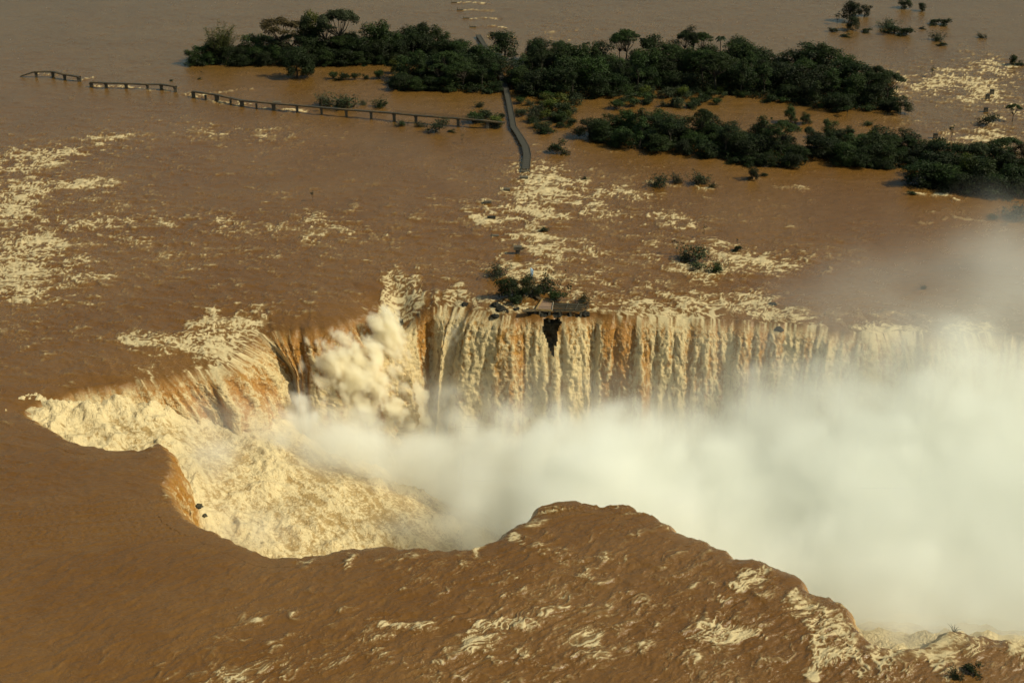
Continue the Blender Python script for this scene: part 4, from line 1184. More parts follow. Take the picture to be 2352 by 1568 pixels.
# individual plants that can be told apart: kind, base pixel, top pixel row, width factor, label
SINGLES = [
 ('bamboo', 508, 142, 46, 1.0, "feathery yellow-green bamboo clump at the left end of the left island"),
 ('umb0', 648, 132, 42, 1.15, "wide brown flat-topped tree rising over the left island"),
 ('broad5', 716, 120, 8, .62, "tall bright green tree topping all others on the left island"),
 ('tall0', 700, 128, 34, .95, "dark creeper-hung tree below the tallest bright green tree"),
 ('umb1', 783, 128, 24, 1.0, "pale-branched spreading tree right of the tallest tree on the left island"),
 ('broad2', 864, 130, 40, .95, "round dense green tree standing alone above the left island's right part"),
 ('broad3', 812, 126, 62, .7, "small dark tree between the pale spreading tree and the round green one"),
 ('broad4', 915, 128, 70, .7, "small green tree right of the round dense green tree"),
 ('broad0', 684, 180, 98, .95, "dark rounded tree standing forward in the flood before the left island"),
 ('broad1', 706, 178, 118, .8, "leaning greyish tree on the right of the dark tree in front of the left island"),
 ('bush0', 788, 184, 156, 1.0, "pointed dark bush in the line of low bushes below the left island"),
 ('bush1', 765, 182, 160, 1.0, "loose green bush at the left start of the line of low bushes"),
 ('bush1', 815, 184, 164, 1.0, "spiky bush at the right of the line of low bushes"),
 ('bush0', 844, 182, 166, 1.0, "small dark conical bush between low line and the bright green tree"),
 ('broad5', 908, 168, 125, .85, "yellow-green tree with a spreading top between the two islands"),
 ('broad4', 928, 190, 148, .9, "green rounded tree in front of the yellow-green spreading tree"),
 ('bush1', 872, 182, 156, .9, "small green bush left of the yellow-green spreading tree"),
 ('sap0', 466, 180, 163, .7, "thin sapling standing in the flood below the bamboo"),
 ('bush0', 459, 184, 178, 1.6, "low dark bush beside the thin sapling below the bamboo"),
 ('bush0', 392, 186, 182, 2.2, "tiny drowned bush above the second broken walkway span"),
 ('broad3', 1160, 132, 62, 1.3, "spreading tree beside the far end of the central walkway"),
 ('broad1', 1232, 152, 84, .85, "dark crowned tree right of the spreading tree by the walkway"),
 ('umb1', 1286, 160, 96, .75, "thin-stemmed open tree right of the dark crowned tree"),
 ('sap0', 1340, 140, 92, .8, "sapling with two leaf clusters poking above the big island"),
 ('umb1', 1422, 146, 82, .85, "airy feathery tree above the left part of the big island"),
 ('palm0', 1475, 145, 85, 1.0, "lone drooping palm above the left part of the big island"),
 ('umb1', 1572, 140, 72, .7, "grey open-branched tree just left of the bright topped tree"),
 ('umb2', 1612, 145, 76, .9, "tree with a flat bright green top above the big island"),
 ('palm1', 1653, 140, 81, 1.2, "drooping palm right of the flat bright green top"),
 ('palm0', 1861, 180, 121, 1.1, "left one of two palms above the right part of the big island"),
 ('palm1', 1893, 185, 133, 1.1, "right one of two palms above the right part of the big island"),
 ('tall1', 1940, 205, 146, .8, "rounded tree top right of the two palms"),
 ('umb1', 2010, 208, 152, .7, "open tree at the upper right edge of the big island"),
 ('broad0', 2068, 262, 214, 1.15, "detached dark round tree at the right tip of the big island"),
 ('broad2', 2040, 190, 175, 1.9, "low dark bush hidden behind the right tip of the big island"),
 ('broad2', 1440, 300, 246, 1.05, "green round tree at the left end of the lower island"),
 ('broad4', 1380, 322, 272, 1.2, "leafy green tree on the left shore of the lower island"),
 ('broad1', 1515, 325, 280, .8, "small umbrella-shaped tree right of the green round trees"),
 ('umb2', 1612, 325, 252, .75, "dark bushy tree with an overhanging top in the lower island"),
 ('dead', 1690, 322, 275, 1.0, "bare dead tree with forked branches on the lower island"),
 ('tall1', 1745, 338, 262, 1.25, "tall ragged tree right of the bare dead tree"),
 ('sap1', 1768, 330, 272, .9, "slim tree leaning beside the tall ragged tree"),
 ('broad2', 1905, 320, 272, 1.0, "layered green tree between the lower island and the big island"),
 ('broad5', 2000, 345, 294, .9, "pale green tree top over the right part of the lower island"),
 ('umb1', 1855, 345, 292, .6, "grey thin tree in the gap of the lower island"),
 ('broad4', 1850, 285, 258, 1.5, "light green low tree in the channel between the two islands"),
 ('broad4', 1815, 282, 240, 1.0, "dark tree at the left of the light green one in the channel"),
 ('umb2', 1945, 268, 244, .9, "small flat tree standing in the red water of the channel"),
 ('reed1', 1995, 286, 276, 2.4, "low drowned bush in the red water right of the small flat tree"),
 ('broad0', 1728, 414, 376, 1.0, "dark bush with trailing arms before the lower island"),
 ('bush0', 1755, 404, 392, 1.3, "trailing right arm of scrub beside the dark bush"),
 ('umb1', 2240, 395, 330, .8, "grey-green tree behind the right corner island"),
 ('umb0', 2342, 400, 332, .8, "brown tree at the right picture edge"),
 ('broad4', 2160, 425, 372, 1.3, "yellow-green tree on the left shore of the right corner island"),
 ('broad5', 2215, 420, 345, .9, "tall pale tree in the middle of the right corner island"),
 ('bush0', 1280, 354, 318, 1.1, "round dark bush alone in the flood right of the walkway"),
 ('sap1', 1062, 330, 308, .8, "small dark sapling leaning left in the flood below the catwalk"),
 ('sap2', 718, 462, 437, .8, "tiny lone sapling out in the open brown water"),
 ('reed0', 792, 246, 208, 1.5, "wispy half drowned shrub behind the long catwalk"),
 ('reed0', 755, 242, 212, 1.2, "thin shrub at the left of the wispy shrub behind the catwalk"),
 ('reed1', 870, 245, 222, 1.5, "low green shrub behind the long catwalk"),
 ('reed0', 835, 243, 230, 1.2, "twiggy low shrub between the two shrubs behind the catwalk"),
 ('reed1', 925, 288, 274, 1.8, "drowned shrub just below the railed catwalk, left one"),
 ('bush2', 1002, 304, 264, 1.2, "pale green shrub below the railed catwalk"),
 ('reed1', 970, 292, 277, 1.5, "scrub between the drowned shrub and the pale green shrub"),
 ('bush0', 1036, 305, 296, 1.8, "flattened dark scrub right of the pale green shrub"),
 ('reed0', 1100, 246, 230, 1.3, "small shrub in foam left of the central walkway"),
 ('reed0', 1504, 427, 396, 1.3, "bushy shrub left of three in the open water right of the walkway"),
 ('reed0', 1560, 420, 398, 1.1, "combed middle shrub of three in the open water"),
 ('reed0', 1612, 420, 390, 1.3, "ragged shrub right of three in the open water"),
 ('reed1', 1632, 432, 418, 1.2, "low drowned shrub just below the ragged shrub"),
 ('reed0', 1252, 530, 517, 1.5, "small drowned shrub in the rapids below the walkway end"),
 ('reed1', 1345, 413, 404, 1.6, "tiny drowned scrub in the foam field right of the walkway end"),
 ('sap0', 1556, 584, 547, .85, "umbrella-shaped sapling on the left of the rapids clump"),
 ('bush2', 1596, 604, 560, 1.3, "bushy grey-green shrub in the middle of the rapids clump"),
 ('reed0', 1575, 600, 578, 1.4, "low scrub at the upstream corner of the rapids clump"),
 ('bush2', 1604, 618, 596, 1.4, "drowned scrub at the foot of the rapids clump"),
 ('reed1', 1650, 622, 596, 1.4, "small scrub right of the rapids clump"),
 ('sap1', 1617, 548, 518, .6, "slender sapling above the rapids clump"),
 ('sap2', 1693, 562, 546, .8, "leafy tuft on top of the upper right scrub of the rapids"),
 ('bush0', 1690, 575, 558, 1.2, "dark scrub upper right of the rapids clump"),
 ('broad3', 1170, 684, 628, 1.2, "dark green tree on the left of the clump above the platform"),
 ('broad2', 1216, 682, 628, 1.1, "dark tree on the right of the clump above the platform"),
 ('bush0', 1192, 696, 664, 1.3, "low dark foliage at the foot of the clump above the platform"),
 ('reed1', 1242, 674, 634, 1.3, "feathery shrub on the right of the clump above the platform"),
 ('reed0', 1138, 640, 610, 1.4, "grey shrub upstream of the clump above the platform"),
 ('bush1', 1275, 694, 664, 1.2, "round green bush at the platform's upper corner"),
 ('sap2', 1308, 684, 650, .9, "leggy shrub right of the round bush by the platform"),
 ('reed1', 1334, 696, 672, .9, "low shrub above the platform's right end"),
 ('broad3', 1950, 50, -6, 1.0, "open crowned tree in the clump at the upper right"),
 ('broad0', 1985, 38, 6, 1.2, "dark round tree right of the open crowned tree"),
 ('sap2', 1922, 56, 26, 1.2, "small thin tree at the left of the upper right clump"),
 ('broad1', 1958, 70, 34, 1.2, "dark tree at the front of the upper right clump"),
 ('bush0', 1918, 72, 60, 2.0, "low scrub at the left foot of the upper right clump"),
 ('bush0', 1985, 74, 62, 2.0, "low scrub at the right foot of the upper right clump"),
 ('bush0', 1940, 86, 76, 2.2, "flat dark scrub lying below the upper right clump"),
 ('broad0', 2078, 20, -8, 1.5, "dark bush cut by the picture's top edge"),
 ('broad3', 2118, 26, 4, 1.3, "dark rounded bush right of the one cut by the top edge"),
 ('bush0', 2052, 76, 46, 1.4, "dark bush left of a pair below the top edge"),
 ('bush0', 2074, 80, 54, 1.4, "dark bush right of a pair below the top edge"),
 ('reed0', 2034, 66, 44, 1.8, "twiggy pale shrub behind the pair of dark bushes"),
 ('bush0', 2140, 56, 38, 1.8, "low dark bush with foam at its left, upper right"),
 ('bush0', 2165, 58, 36, 1.2, "dark bush at the right end of the foam-edged scrub"),
 ('bush0', 2118, 68, 60, 1.6, "tiny dark mound between the upper right bushes"),
 ('sap1', 2131, 92, 72, 1.0, "small leaning sapling left of two little mounds"),
 ('reed1', 2152, 95, 76, 1.6, "upper of two little bushes beside the leaning sapling"),
 ('bush0', 2164, 105, 92, 1.5, "lower of two little bushes beside the leaning sapling"),
 ('reed1', 2258, 88, 77, 1.8, "thin drowned scrub alone in the far right water"),
 ('broad3', 2325, 150, 122, 1.0, "bush with bare twigs at the right picture edge above the rapids"),
 ('bush0', 2346, 152, 140, 2.0, "low scrub at the right picture edge above the rapids"),
 ('sap2', 2140, 178, 152, 1.2, "two-headed little tree in foam at the rapids' left edge"),
 ('sap1', 2114, 166, 152, 1.0, "small pale sapling left of the two-headed little tree"),
 ('bush2', 2265, 288, 252, 1.1, "green bush below the dark stub in the right rapids"),
 ('umb2', 2325, 280, 240, .95, "spreading low tree in the right rapids"),
 ('sap2', 2184, 318, 286, 1.0, "leafy twig plant above the right corner island"),
 ('sap2', 2150, 332, 316, .9, "leafy tip below the dark stub near the right corner island"),
 ('bush0', 2096, 446, 434, 1.6, "low dark mound left of the right corner island"),
 ('reed1', 2280, 500, 488, 2.0, "drowned scrub low at the right picture edge"),
 ('reed0', 2325, 498, 460, 1.6, "hazy shrub low at the right picture edge"),
 ('reed0', 2120, 662, 652, 1.4, "faint small shrub seen through the drifting mist"),
 ('bush0', 2228, 1548, 1520, 1.2, "dark bush near the lower right corner of the picture"),
 ('reed1', 2200, 1560, 1538, 1.2, "low scrub left of the dark bush in the lower right corner"),
]
for key, px, base, top, wf, lab in SINGLES:
    loc = wat(px, base); s = hpx(px, base, top, kh(key))
    plant(key, loc, s, w=s * wf, label=lab, group="plants standing in the flood" if PROTO[key][3] in ("bush", "shrub", "sapling") else "trees that stand out from the islands")

# trees packed on the flooded islands: footprint polygon (pixels at the water line), spacing, height range
ISL = {
 "left island": ([(440,150),(470,138),(560,128),(700,118),(850,112),(1000,108),(1062,128),(1066,142),(960,146),(850,150),(760,152),(640,152),(520,150)], 6.2, (6.5, 13)),
 "dark wood left of the central walkway": ([(890,196),(930,182),(1000,168),(1060,160),(1100,152),(1140,150),(1158,170),(1150,196),(1160,214),(1100,212),(1000,212),(905,206)], 6.2, (7, 12.5)),
 "big island right of the walkway": ([(1175,175),(1215,140),(1300,148),(1420,152),(1560,142),(1700,138),(1820,160),(1950,188),(2040,210),(2060,240),(2040,256),(1920,254),(1780,234),(1620,212),(1500,204),(1400,222),(1240,228),(1180,215)], 7.6, (7.5, 16)),
 "lower island": ([(1345,318),(1380,296),(1500,300),(1640,312),(1760,325),(1830,352),(1856,380),(1820,386),(1720,382),(1600,356),(1480,346),(1400,336)], 6.2, (5.5, 11.5)),
 "right part of the lower island": ([(1862,352),(1900,330),(2000,332),(2100,344),(2150,356),(2172,372),(2120,384),(2020,392),(1900,372)], 6.0, (5.5, 11)),
 "right corner island": ([(2112,426),(2140,400),(2200,385),(2300,380),(2420,395),(2440,460),(2352,456),(2240,450),(2160,440)], 6.6, (7, 13)),
}
def in_poly(x, y, q):
    c = False; n = len(q)
    for i in range(n):
        x1, y1 = q[i]; x2, y2 = q[(i + 1) % n]
        if (y1 > y) != (y2 > y) and x < (x2 - x1) * (y - y1) / (y2 - y1) + x1: c = not c
    return c
SHORT = {"left island": "left island", "dark wood left of the central walkway": "dark wood left of the walkway", "big island right of the walkway": "big island", "lower island": "lower island", "right part of the lower island": "lower island's right part", "right corner island": "right corner island"}
KEYS = ['broad0', 'broad1', 'broad3', 'broad2', 'broad4', 'broad0', 'tall0', 'broad1', 'broad3', 'broad2', 'umb2', 'tall1', 'broad0']
LOOK = {'broad0': "dark round tree", 'broad1': "dark bushy tree", 'broad2': "green tree", 'broad3': "black-green tree", 'broad4': "leafy green tree", 'broad5': "pale tree", 'tall0': "tall dark tree", 'tall1': "tall green tree", 'umb1': "airy pale-limbed tree", 'umb2': "flat-topped green tree", 'bush0': "dark bush", 'bush1': "green bush", 'bush2': "pale shrub", 'bush3': "yellow-green bush"}
UG = []
nt_ = 0
def no_walk(p):
    for a, b_ in zip(WALK_C[:-1], WALK_C[1:]):
        pa, pb = P(*a), P(*b_); e = (pb - pa).xy; t = max(0, min(1, (p.xy - pa.xy).dot(e) / e.dot(e)))
        if (pa.xy + e * t - p.xy).length < 3.2: return False
    return True
WALK_C = [(1098,80),(1112,102),(1130,127),(1144,155),(1155,185),(1163,208),(1170,240),(1176,272),(1179,291),(1194,313),(1207,336),(1211,356),(1208,388)]
for isl, (poly, sp_, (h0, h1)) in ISL.items():
    W = [tuple(P(a, b_).xy) for a, b_ in poly]
    x0 = min(p[0] for p in W); x1 = max(p[0] for p in W); y0 = min(p[1] for p in W); y1 = max(p[1] for p in W)
    placed = []; tries = 0
    while tries < 5000:
        tries += 1
        x = rnd.uniform(x0, x1); y = rnd.uniform(y0, y1)
        if not in_poly(x, y, W): continue
        if any((x - a) ** 2 + (y - b_) ** 2 < sp_ ** 2 for a, b_ in placed): continue
        if not no_walk(Vector((x, y, 0))): continue
        placed.append((x, y))
        fy_ = (y - y0) / (y1 - y0); fx_ = (x - x0) / (x1 - x0)
        key = rnd.choice(KEYS); h = rnd.uniform(h0, h1) * (.62 + .38 * ss(0, .35, np.array(fy_)).item())
        if key in ('tall0', 'tall1', 'umb1', 'umb2'): h *= 1.2
        wh = "near shore" if fy_ < .33 else ("inside" if fy_ < .66 else "far shore")
        wv = "left end" if fx_ < .2 else "left half" if fx_ < .4 else ("middle" if fx_ < .6 else "right half" if fx_ < .8 else "right end")
        s = h / kh(key)
        plant(key, (x, y, -.2), s, w=s * rnd.uniform(1.15, 1.65) * (10.5 / max(h, 8)) ** .5, label=f"{LOOK[key]}, {wv} of the {SHORT[isl]}, {wh}", group=f"trees packed on the {isl}")
        nt_ += 1
    # undergrowth that closes the gaps and hangs into the water
    rs = np.random.RandomState(len(UG) + 5); n = int((x1 - x0) * (y1 - y0) * 9)
    X = rs.uniform(x0 - 1.5, x1 + 1.5, n); Y = rs.uniform(y0 - 1.5, y1 + 1.5, n)
    m = np.array([in_poly(a, b_, W) for a, b_ in zip(X, Y)])
    C = np.stack([X, Y, rs.uniform(-.1, 1, n) ** 1 * (1.2 + 2.6 * fbm(X / 3, Y / 3, 2, 801).clip(-.4, 1) + 1.2)], -1)[m]
    k = np.array([no_walk(Vector(c)) for c in C[:: 1]]) if "walkway" in isl else np.ones(len(C), bool)
    C = C[k]; n = len(C)
    V, F = quads_at(C, rs.normal(size=(n, 3)) + [0, -.3, .7], rs.uniform(.25, .55, n), rs.uniform(.15, .35, n), rs)
    o = mesh_np("undergrowth", V, F, L_dark, smooth=False, attrs={"tone": np.repeat(np.clip(C[:, 2] / 3, 0, 1), 4)})
    tag(o, f"dark tangled undergrowth at the water line of the {isl}", "undergrowth", kind="stuff"); UG.append(o)
    # edge bushes overhanging the shore
    q = W + W[:1]
    for (ax, ay), (bx, by) in zip(q[:-1], q[1:]):
        Ls = math.hypot(bx - ax, by - ay); nn2 = int(Ls / 7.5)
        for i in range(nn2):
            t = (i + rnd.uniform(.2, .8)) / nn2; x = ax + (bx - ax) * t; y = ay + (by - ay) * t
            if not no_walk(Vector((x, y, 0))): continue
            if y > (y0 + y1) / 2 and rnd.random() < .75: continue
            key = rnd.choice(['bush0', 'bush1', 'bush0', 'bush0']); s = rnd.uniform(.9, 1.5)
            wv = "left" if x < x0 + (x1 - x0) / 3 else ("middle" if x < x0 + (x1 - x0) * 2 / 3 else "right")
            plant(key, (x, y, -.3), s, w=s * rnd.uniform(1, 1.4), label=f"{LOOK[key]} overhanging the {wv} shore of the {SHORT[isl]}", group=f"bushes along the shore of the {isl}")
# lighter scrub in the shallow channel right of the walkway and between the islands
for (px, py, n, spx, spy, lab) in [(1240, 262, 28, 78, 26, "in the scrub right of the walkway"), (1125, 285, 9, 55, 16, "in the scrub where catwalk and walkway meet"), (1535, 232, 40, 130, 20, "in the shallow channel below the big island"), (1260, 300, 6, 45, 10, "in the low scrub right of the walkway bend")]:
    for i in range(n):
        for _ in range(30):
            a = px + rnd.uniform(-1, 1) * spx; b_ = py + rnd.uniform(-1, 1) * spy
            if no_walk(P(a, b_)): break
        key = rnd.choice(['bush2', 'bush3', 'bush1', 'bush2', 'bush0', 'reed0']); s = rnd.uniform(.9, 1.7)
        plant(key, P(a, b_, -.2), s, w=s * rnd.uniform(.9, 1.3), label=f"{LOOK.get(key, 'sparse drowned shrub')} {lab}", group=f"shrubs {lab}")
print("TREES", nt_, sum(1 for o in sc.objects if o.type == 'EMPTY'))
# ------------------------------------------------------------------ broken catwalks, stumps and the viewing platform
def box(c, ax, ay, az, hx, hy, hz):
    c = np.array(c, float); ax, ay, az = [np.array(v, float) for v in (ax, ay, az)]
    V = np.array([c + sx * hx * ax + sy * hy * ay + sz * hz * az for sz in (-1, 1) for sy in (-1, 1) for sx in (-1, 1)])
    F = np.array([(0, 2, 3, 1), (4, 5, 7, 6), (0, 1, 5, 4), (2, 6, 7, 3), (0, 4, 6, 2), (1, 3, 7, 5)])
    return V, F
def beam(a, b_, w, h):
    a = np.array(a, float); b_ = np.array(b_, float); d = b_ - a; L_ = np.linalg.norm(d); d /= L_
    s = np.cross(d, [0, 0, 1.0]); s /= np.linalg.norm(s) + 1e-9; u = np.cross(s, d)
    return box((a + b_) / 2, d, s, u, L_ / 2, w / 2, h / 2)
def bobj(name, parts, mat, parent, origin, label=None):
    V, F = join(parts); V = V - np.array(origin)
    o = mesh_np(name, V, F, mat, parent, smooth=False)
    if label: o["label"] = label
    bv = o.modifiers.new("edge", 'BEVEL'); bv.width = .03; bv.segments = 1; bv.limit_method = 'ANGLE'
    return o
def root(name, loc, label, cat, group=None):
    o = bpy.data.objects.new(name, None); o.location = loc; sc.collection.objects.link(o)
    return tag(o, label, cat, group)

def pier_parts(p, top, w, t=.7, ang=0.0, flare=True):
    ax = (math.cos(ang), math.sin(ang), 0); ay = (-math.sin(ang), math.cos(ang), 0); az = (0, 0, 1)
    bot = p.z - 2.0
    pr = [box((p.x, p.y, (top + bot) / 2), ax, ay, az, w / 2, t / 2, (top - bot) / 2)]
    if flare: pr.append(box((p.x, p.y, top - .16), ax, ay, az, w / 2 + .18, t / 2 + .12, .16))
    return pr

def catwalk(pts, piers, label, rails=None, sag=None, width=1.3, extra=None):
    """pts: (px, py, z) along the deck; piers: (px, width, thin)"""
    W = [P(a, b_, z) for a, b_, z in pts]
    r = root("broken_catwalk", (W[0].x, W[0].y, 0), label, "catwalk", "broken catwalk spans at the upper left")
    org = (W[0].x, W[0].y, 0)
    for a, b_ in zip(W[:-1], W[1:]):
        d = (b_ - a).normalized(); s = Vector((-d.y, d.x, 0)).normalized() * (width / 2)
        bobj("side_beam", [beam(a - s - Vector((0, 0, .22)), b_ - s - Vector((0, 0, .22)), .14, .42)], M_steel, r, org)
        bobj("side_beam", [beam(a + s - Vector((0, 0, .22)), b_ + s - Vector((0, 0, .22)), .14, .42)], M_steel, r, org)
        n = max(1, round((b_ - a).length / 3.2))
        for i in range(n):
            q0 = a.lerp(b_, i / n) + d * .03; q1 = a.lerp(b_, (i + 1) / n) - d * .03
            bobj("deck_panel", [beam(q0 + Vector((0, 0, .03)), q1 + Vector((0, 0, .03)), width - .16, .06)], M_deck if rnd.random() < .55 else M_steel, r, org)
    X = [w.x for w in W]; Yv = [w.y for w in W]; Z = [w.z for w in W]
    for px, w, thin in piers:
        # find the deck point that projects to px
        best = min(((abs(CX + FPX * q[0] / (q[1] * math.cos(PITCH) + (HCAM - q[2]) * math.sin(PITCH)) - px), q) for q in
                   [(X[i] + (X[i + 1] - X[i]) * t, Yv[i] + (Yv[i + 1] - Yv[i]) * t, Z[i] + (Z[i + 1] - Z[i]) * t) for i in range(len(W) - 1) for t in np.linspace(0, 1, 21)]), key=lambda e: e[0])[1]
        bobj("pier", pier_parts(Vector((best[0], best[1], 0)), best[2] - (.44 if not thin else .9), w, .9 if not thin else .5, flare=not thin), M_concrete, r, org)
        if thin: bobj("strut", [beam((best[0], best[1], best[2] - 1.0), (best[0], best[1], best[2] - .3), .2, .2)], M_steel, r, org)
    if rails:
        i0, i1 = rails
        for sgn in (-1, 1):
            rl = []
            for a, b_ in zip(W[i0:i1], W[i0 + 1:i1 + 1]):
                d = (b_ - a).normalized(); s = Vector((-d.y, d.x, 0)).normalized() * (sgn * width / 2)
                wob = Vector((0, .25 * sgn, 0))
                for hh in (.45, .9): rl.append(beam(a + s + wob + Vector((0, 0, hh)), b_ + s + wob * .3 + Vector((0, 0, hh + rnd.uniform(-.12, .1))), .07, .07))
                n = max(2, int((b_ - a).length / 1.8))
                for k in range(n):
                    q = a.lerp(b_, k / n) + s; rl.append(beam(q, q + wob * (1 - k / n) + Vector((0, 0, .95)), .07, .07))
            bobj("railing", rl, M_rail, r, org)
    if extra: extra(r, org, W)
    return r

catwalk([(48,174,.6),(80,164,2.7),(121,164,2.7),(148,170,2.6),(183,176,2.5)], [(82,1.0,0),(120,1.3,0),(148,1.2,0),(181,1.7,0)],
        "first broken catwalk span at the far left with its end sagging to the water")
catwalk([(207,188,2.6),(243,190,2.6),(289,191,2.6),(338,193,2.6),(370,193,2.6),(404,198,2.6)], [(209,1.3,0),(244,1.2,0),(289,1.2,0),(338,.9,0),(370,1.3,0),(402,1.4,0)],
        "second broken catwalk span standing on six piers in the flood")
def board(r, org, W):
    p = P(636, 234, 3.0)
    bobj("cross_plate", [box((p.x, p.y, 3.05), (1, 0, 0), (0, 1, 0), (0, 0, 1), 1.6, .9, .09)], M_concrete, r, org)
    q = P(634, 247, .3)
    bobj("fallen_panel", [box((q.x, q.y, .25), (1, 0, -.25), (0, 1, 0), (.25, 0, 1), 1.1, .8, .08)], M_steel, r, org)
catwalk([(442,209,2.7),(470,213,2.7),(498,217,2.7),(555,230,2.7),(590,233,2.8),(630,237,2.9),(682,241,3.1),(738,246,3.2),(795,251,3.3),(852,255,3.4),(905,259,3.5),(955,264,3.5),(1052,271,3.5),(1110,276,3.4),(1160,281,2.6)],
        [(444,1.5,0),(471,.9,1),(498,1.8,0),(530,.9,1),(555,1.6,0),(589,.8,1),(628,1.5,0),(682,.9,0),(738,.9,0),(795,1.0,0),(852,1.0,0),(904,1.2,0),(955,1.1,0),(1052,1.1,0),(1120,1.1,0)],
        "long third catwalk span running to the central walkway, railed at its right", rails=(10, 13), extra=board)

def central():
    zz = 1.1; wd = [2.0, 2.0, 2.1, 2.1, 2.1, 2.1, 2.2, 2.2, 2.3, 2.5, 2.7, 2.8, 2.9]
    W = [P(a, b_, zz) for a, b_ in WALK_C]
    for grp, (i0, i1, lab) in enumerate([(0, 12, "grey deck walkway winding from the far water through the trees to a broken end")]):
        org = (W[i0].x, W[i0].y, 0)
        r = root("walkway", org, lab, "walkway")
        for i in range(i0, i1):
            a, b_ = W[i], W[i + 1]; d = (b_ - a).normalized(); s = Vector((-d.y, d.x, 0)).normalized(); w0 = wd[i] / 2
            n = max(1, round((b_ - a).length / 2.4))
            for k in range(n):
                q0 = a.lerp(b_, k / n) + d * .05; q1 = a.lerp(b_, (k + 1) / n) - d * .05
                bobj("deck_panel", [beam(q0, q1, wd[i] - .25, .08)], M_deck, r, org)
            for sg in (-1, 1):
                e = s * (sg * w0)
                bobj("edge_rail", [beam(a + e + Vector((0, 0, .25)), b_ + e + Vector((0, 0, .25)), .12, .12), beam(a + e + Vector((0, 0, -.2)), b_ + e + Vector((0, 0, -.2)), .16, .3)] +
                     [beam(a.lerp(b_, t) + e + Vector((0, 0, -.1)), a.lerp(b_, t) + e + Vector((0, 0, .3)), .1, .1) for t in (.05, .35, .65, .95)], M_rail, r, org)
            ang = math.atan2(s.y, s.x)
            bobj("pier", pier_parts(Vector((a.x, a.y, 0)), zz - .3, wd[i] * .8, .8, ang, False), M_concrete, r, org)
        p = P(1207, 396, 0)
        bobj("end_pier", pier_parts(p, .75, 3.3, 1.1, 0, False), M_concrete, r, org, "dark pier under the broken end")
central()

def stump(px, py, w, top, t, label, kind=0, ang=0.0):
    p = wat(px, py); p.z = max(p.z, -1.2)
    r = root("pier_stump", p, label, "pier stump", "stumps of the washed-away walkway")
    org = tuple(p)
    bobj("block", pier_parts(p, p.z + top, w, t, ang, False), M_concrete, r, org)
    if kind == 1: bobj("upright", [box((p.x - w / 2 + .15, p.y, p.z + top + .4), (1, 0, 0), (0, 1, 0), (0, 0, 1), .1, .1, .4)], M_steel, r, org)
    if kind == 2:
        bobj("cap", [box((p.x, p.y, p.z + top + .55), (1, 0, 0), (0, 1, 0), (0, 0, 1), 1.25, .8, .55)], M_concrete, r, org)
    if kind == 3: bobj("cap", [box((p.x, p.y, p.z + top + .06), (1, 0, 0), (0, 1, 0), (0, 0, 1), w / 2 + .1, t / 2 + .1, .07)], M_rock, r, org)
    return r
for i, (px, py) in enumerate([(1043, 7), (1057, 24), (1071, 43), (1086, 63)]):
    stump(px, py, 3.2, .55, .8, ["farthest", "second farthest", "third farthest", "nearest"][i] + " low stump of four in a row trailing foam beyond the walkway", 1)
stump(1203, 412, 3.0, 1.1, 1.8, "brown stump just below the broken walkway end")
stump(1164, 438, 2.3, .9, 1.4, "tilted dark stump with a foam horseshoe round it, third below the walkway end")
stump(1120, 468, 2.6, 1.0, 1.2, "flat-topped stump with a short upright, left of the foam field", 1)
stump(1129, 504, 2.6, .9, 1.3, "plain oblong stump in the middle of the stump line", 3)
stump(1137, 543, 2.4, .5, 1.3, "pale nearly drowned stump with a post, fifth in the line", 1)
stump(1189, 583, 1.4, 1.5, .9, "T-shaped stump with a broad block on top upstream of the platform", 2)
plant('sap2', wat(1201, 583), .42, label="little plant growing beside the T-shaped stump", group="plants standing in the flood")
for (px, py, l) in [(2278, 216, "upper dark block stump in the right rapids"), (2268, 227, "second dark block stump in the right rapids"), (2264, 258, "dark block stump above the green bush in the right rapids"), (2148, 318, "dark block stump left of the leafy twig plant")]:
    stump(px, py, 1.5, 1.7, 1.3, l, 3)

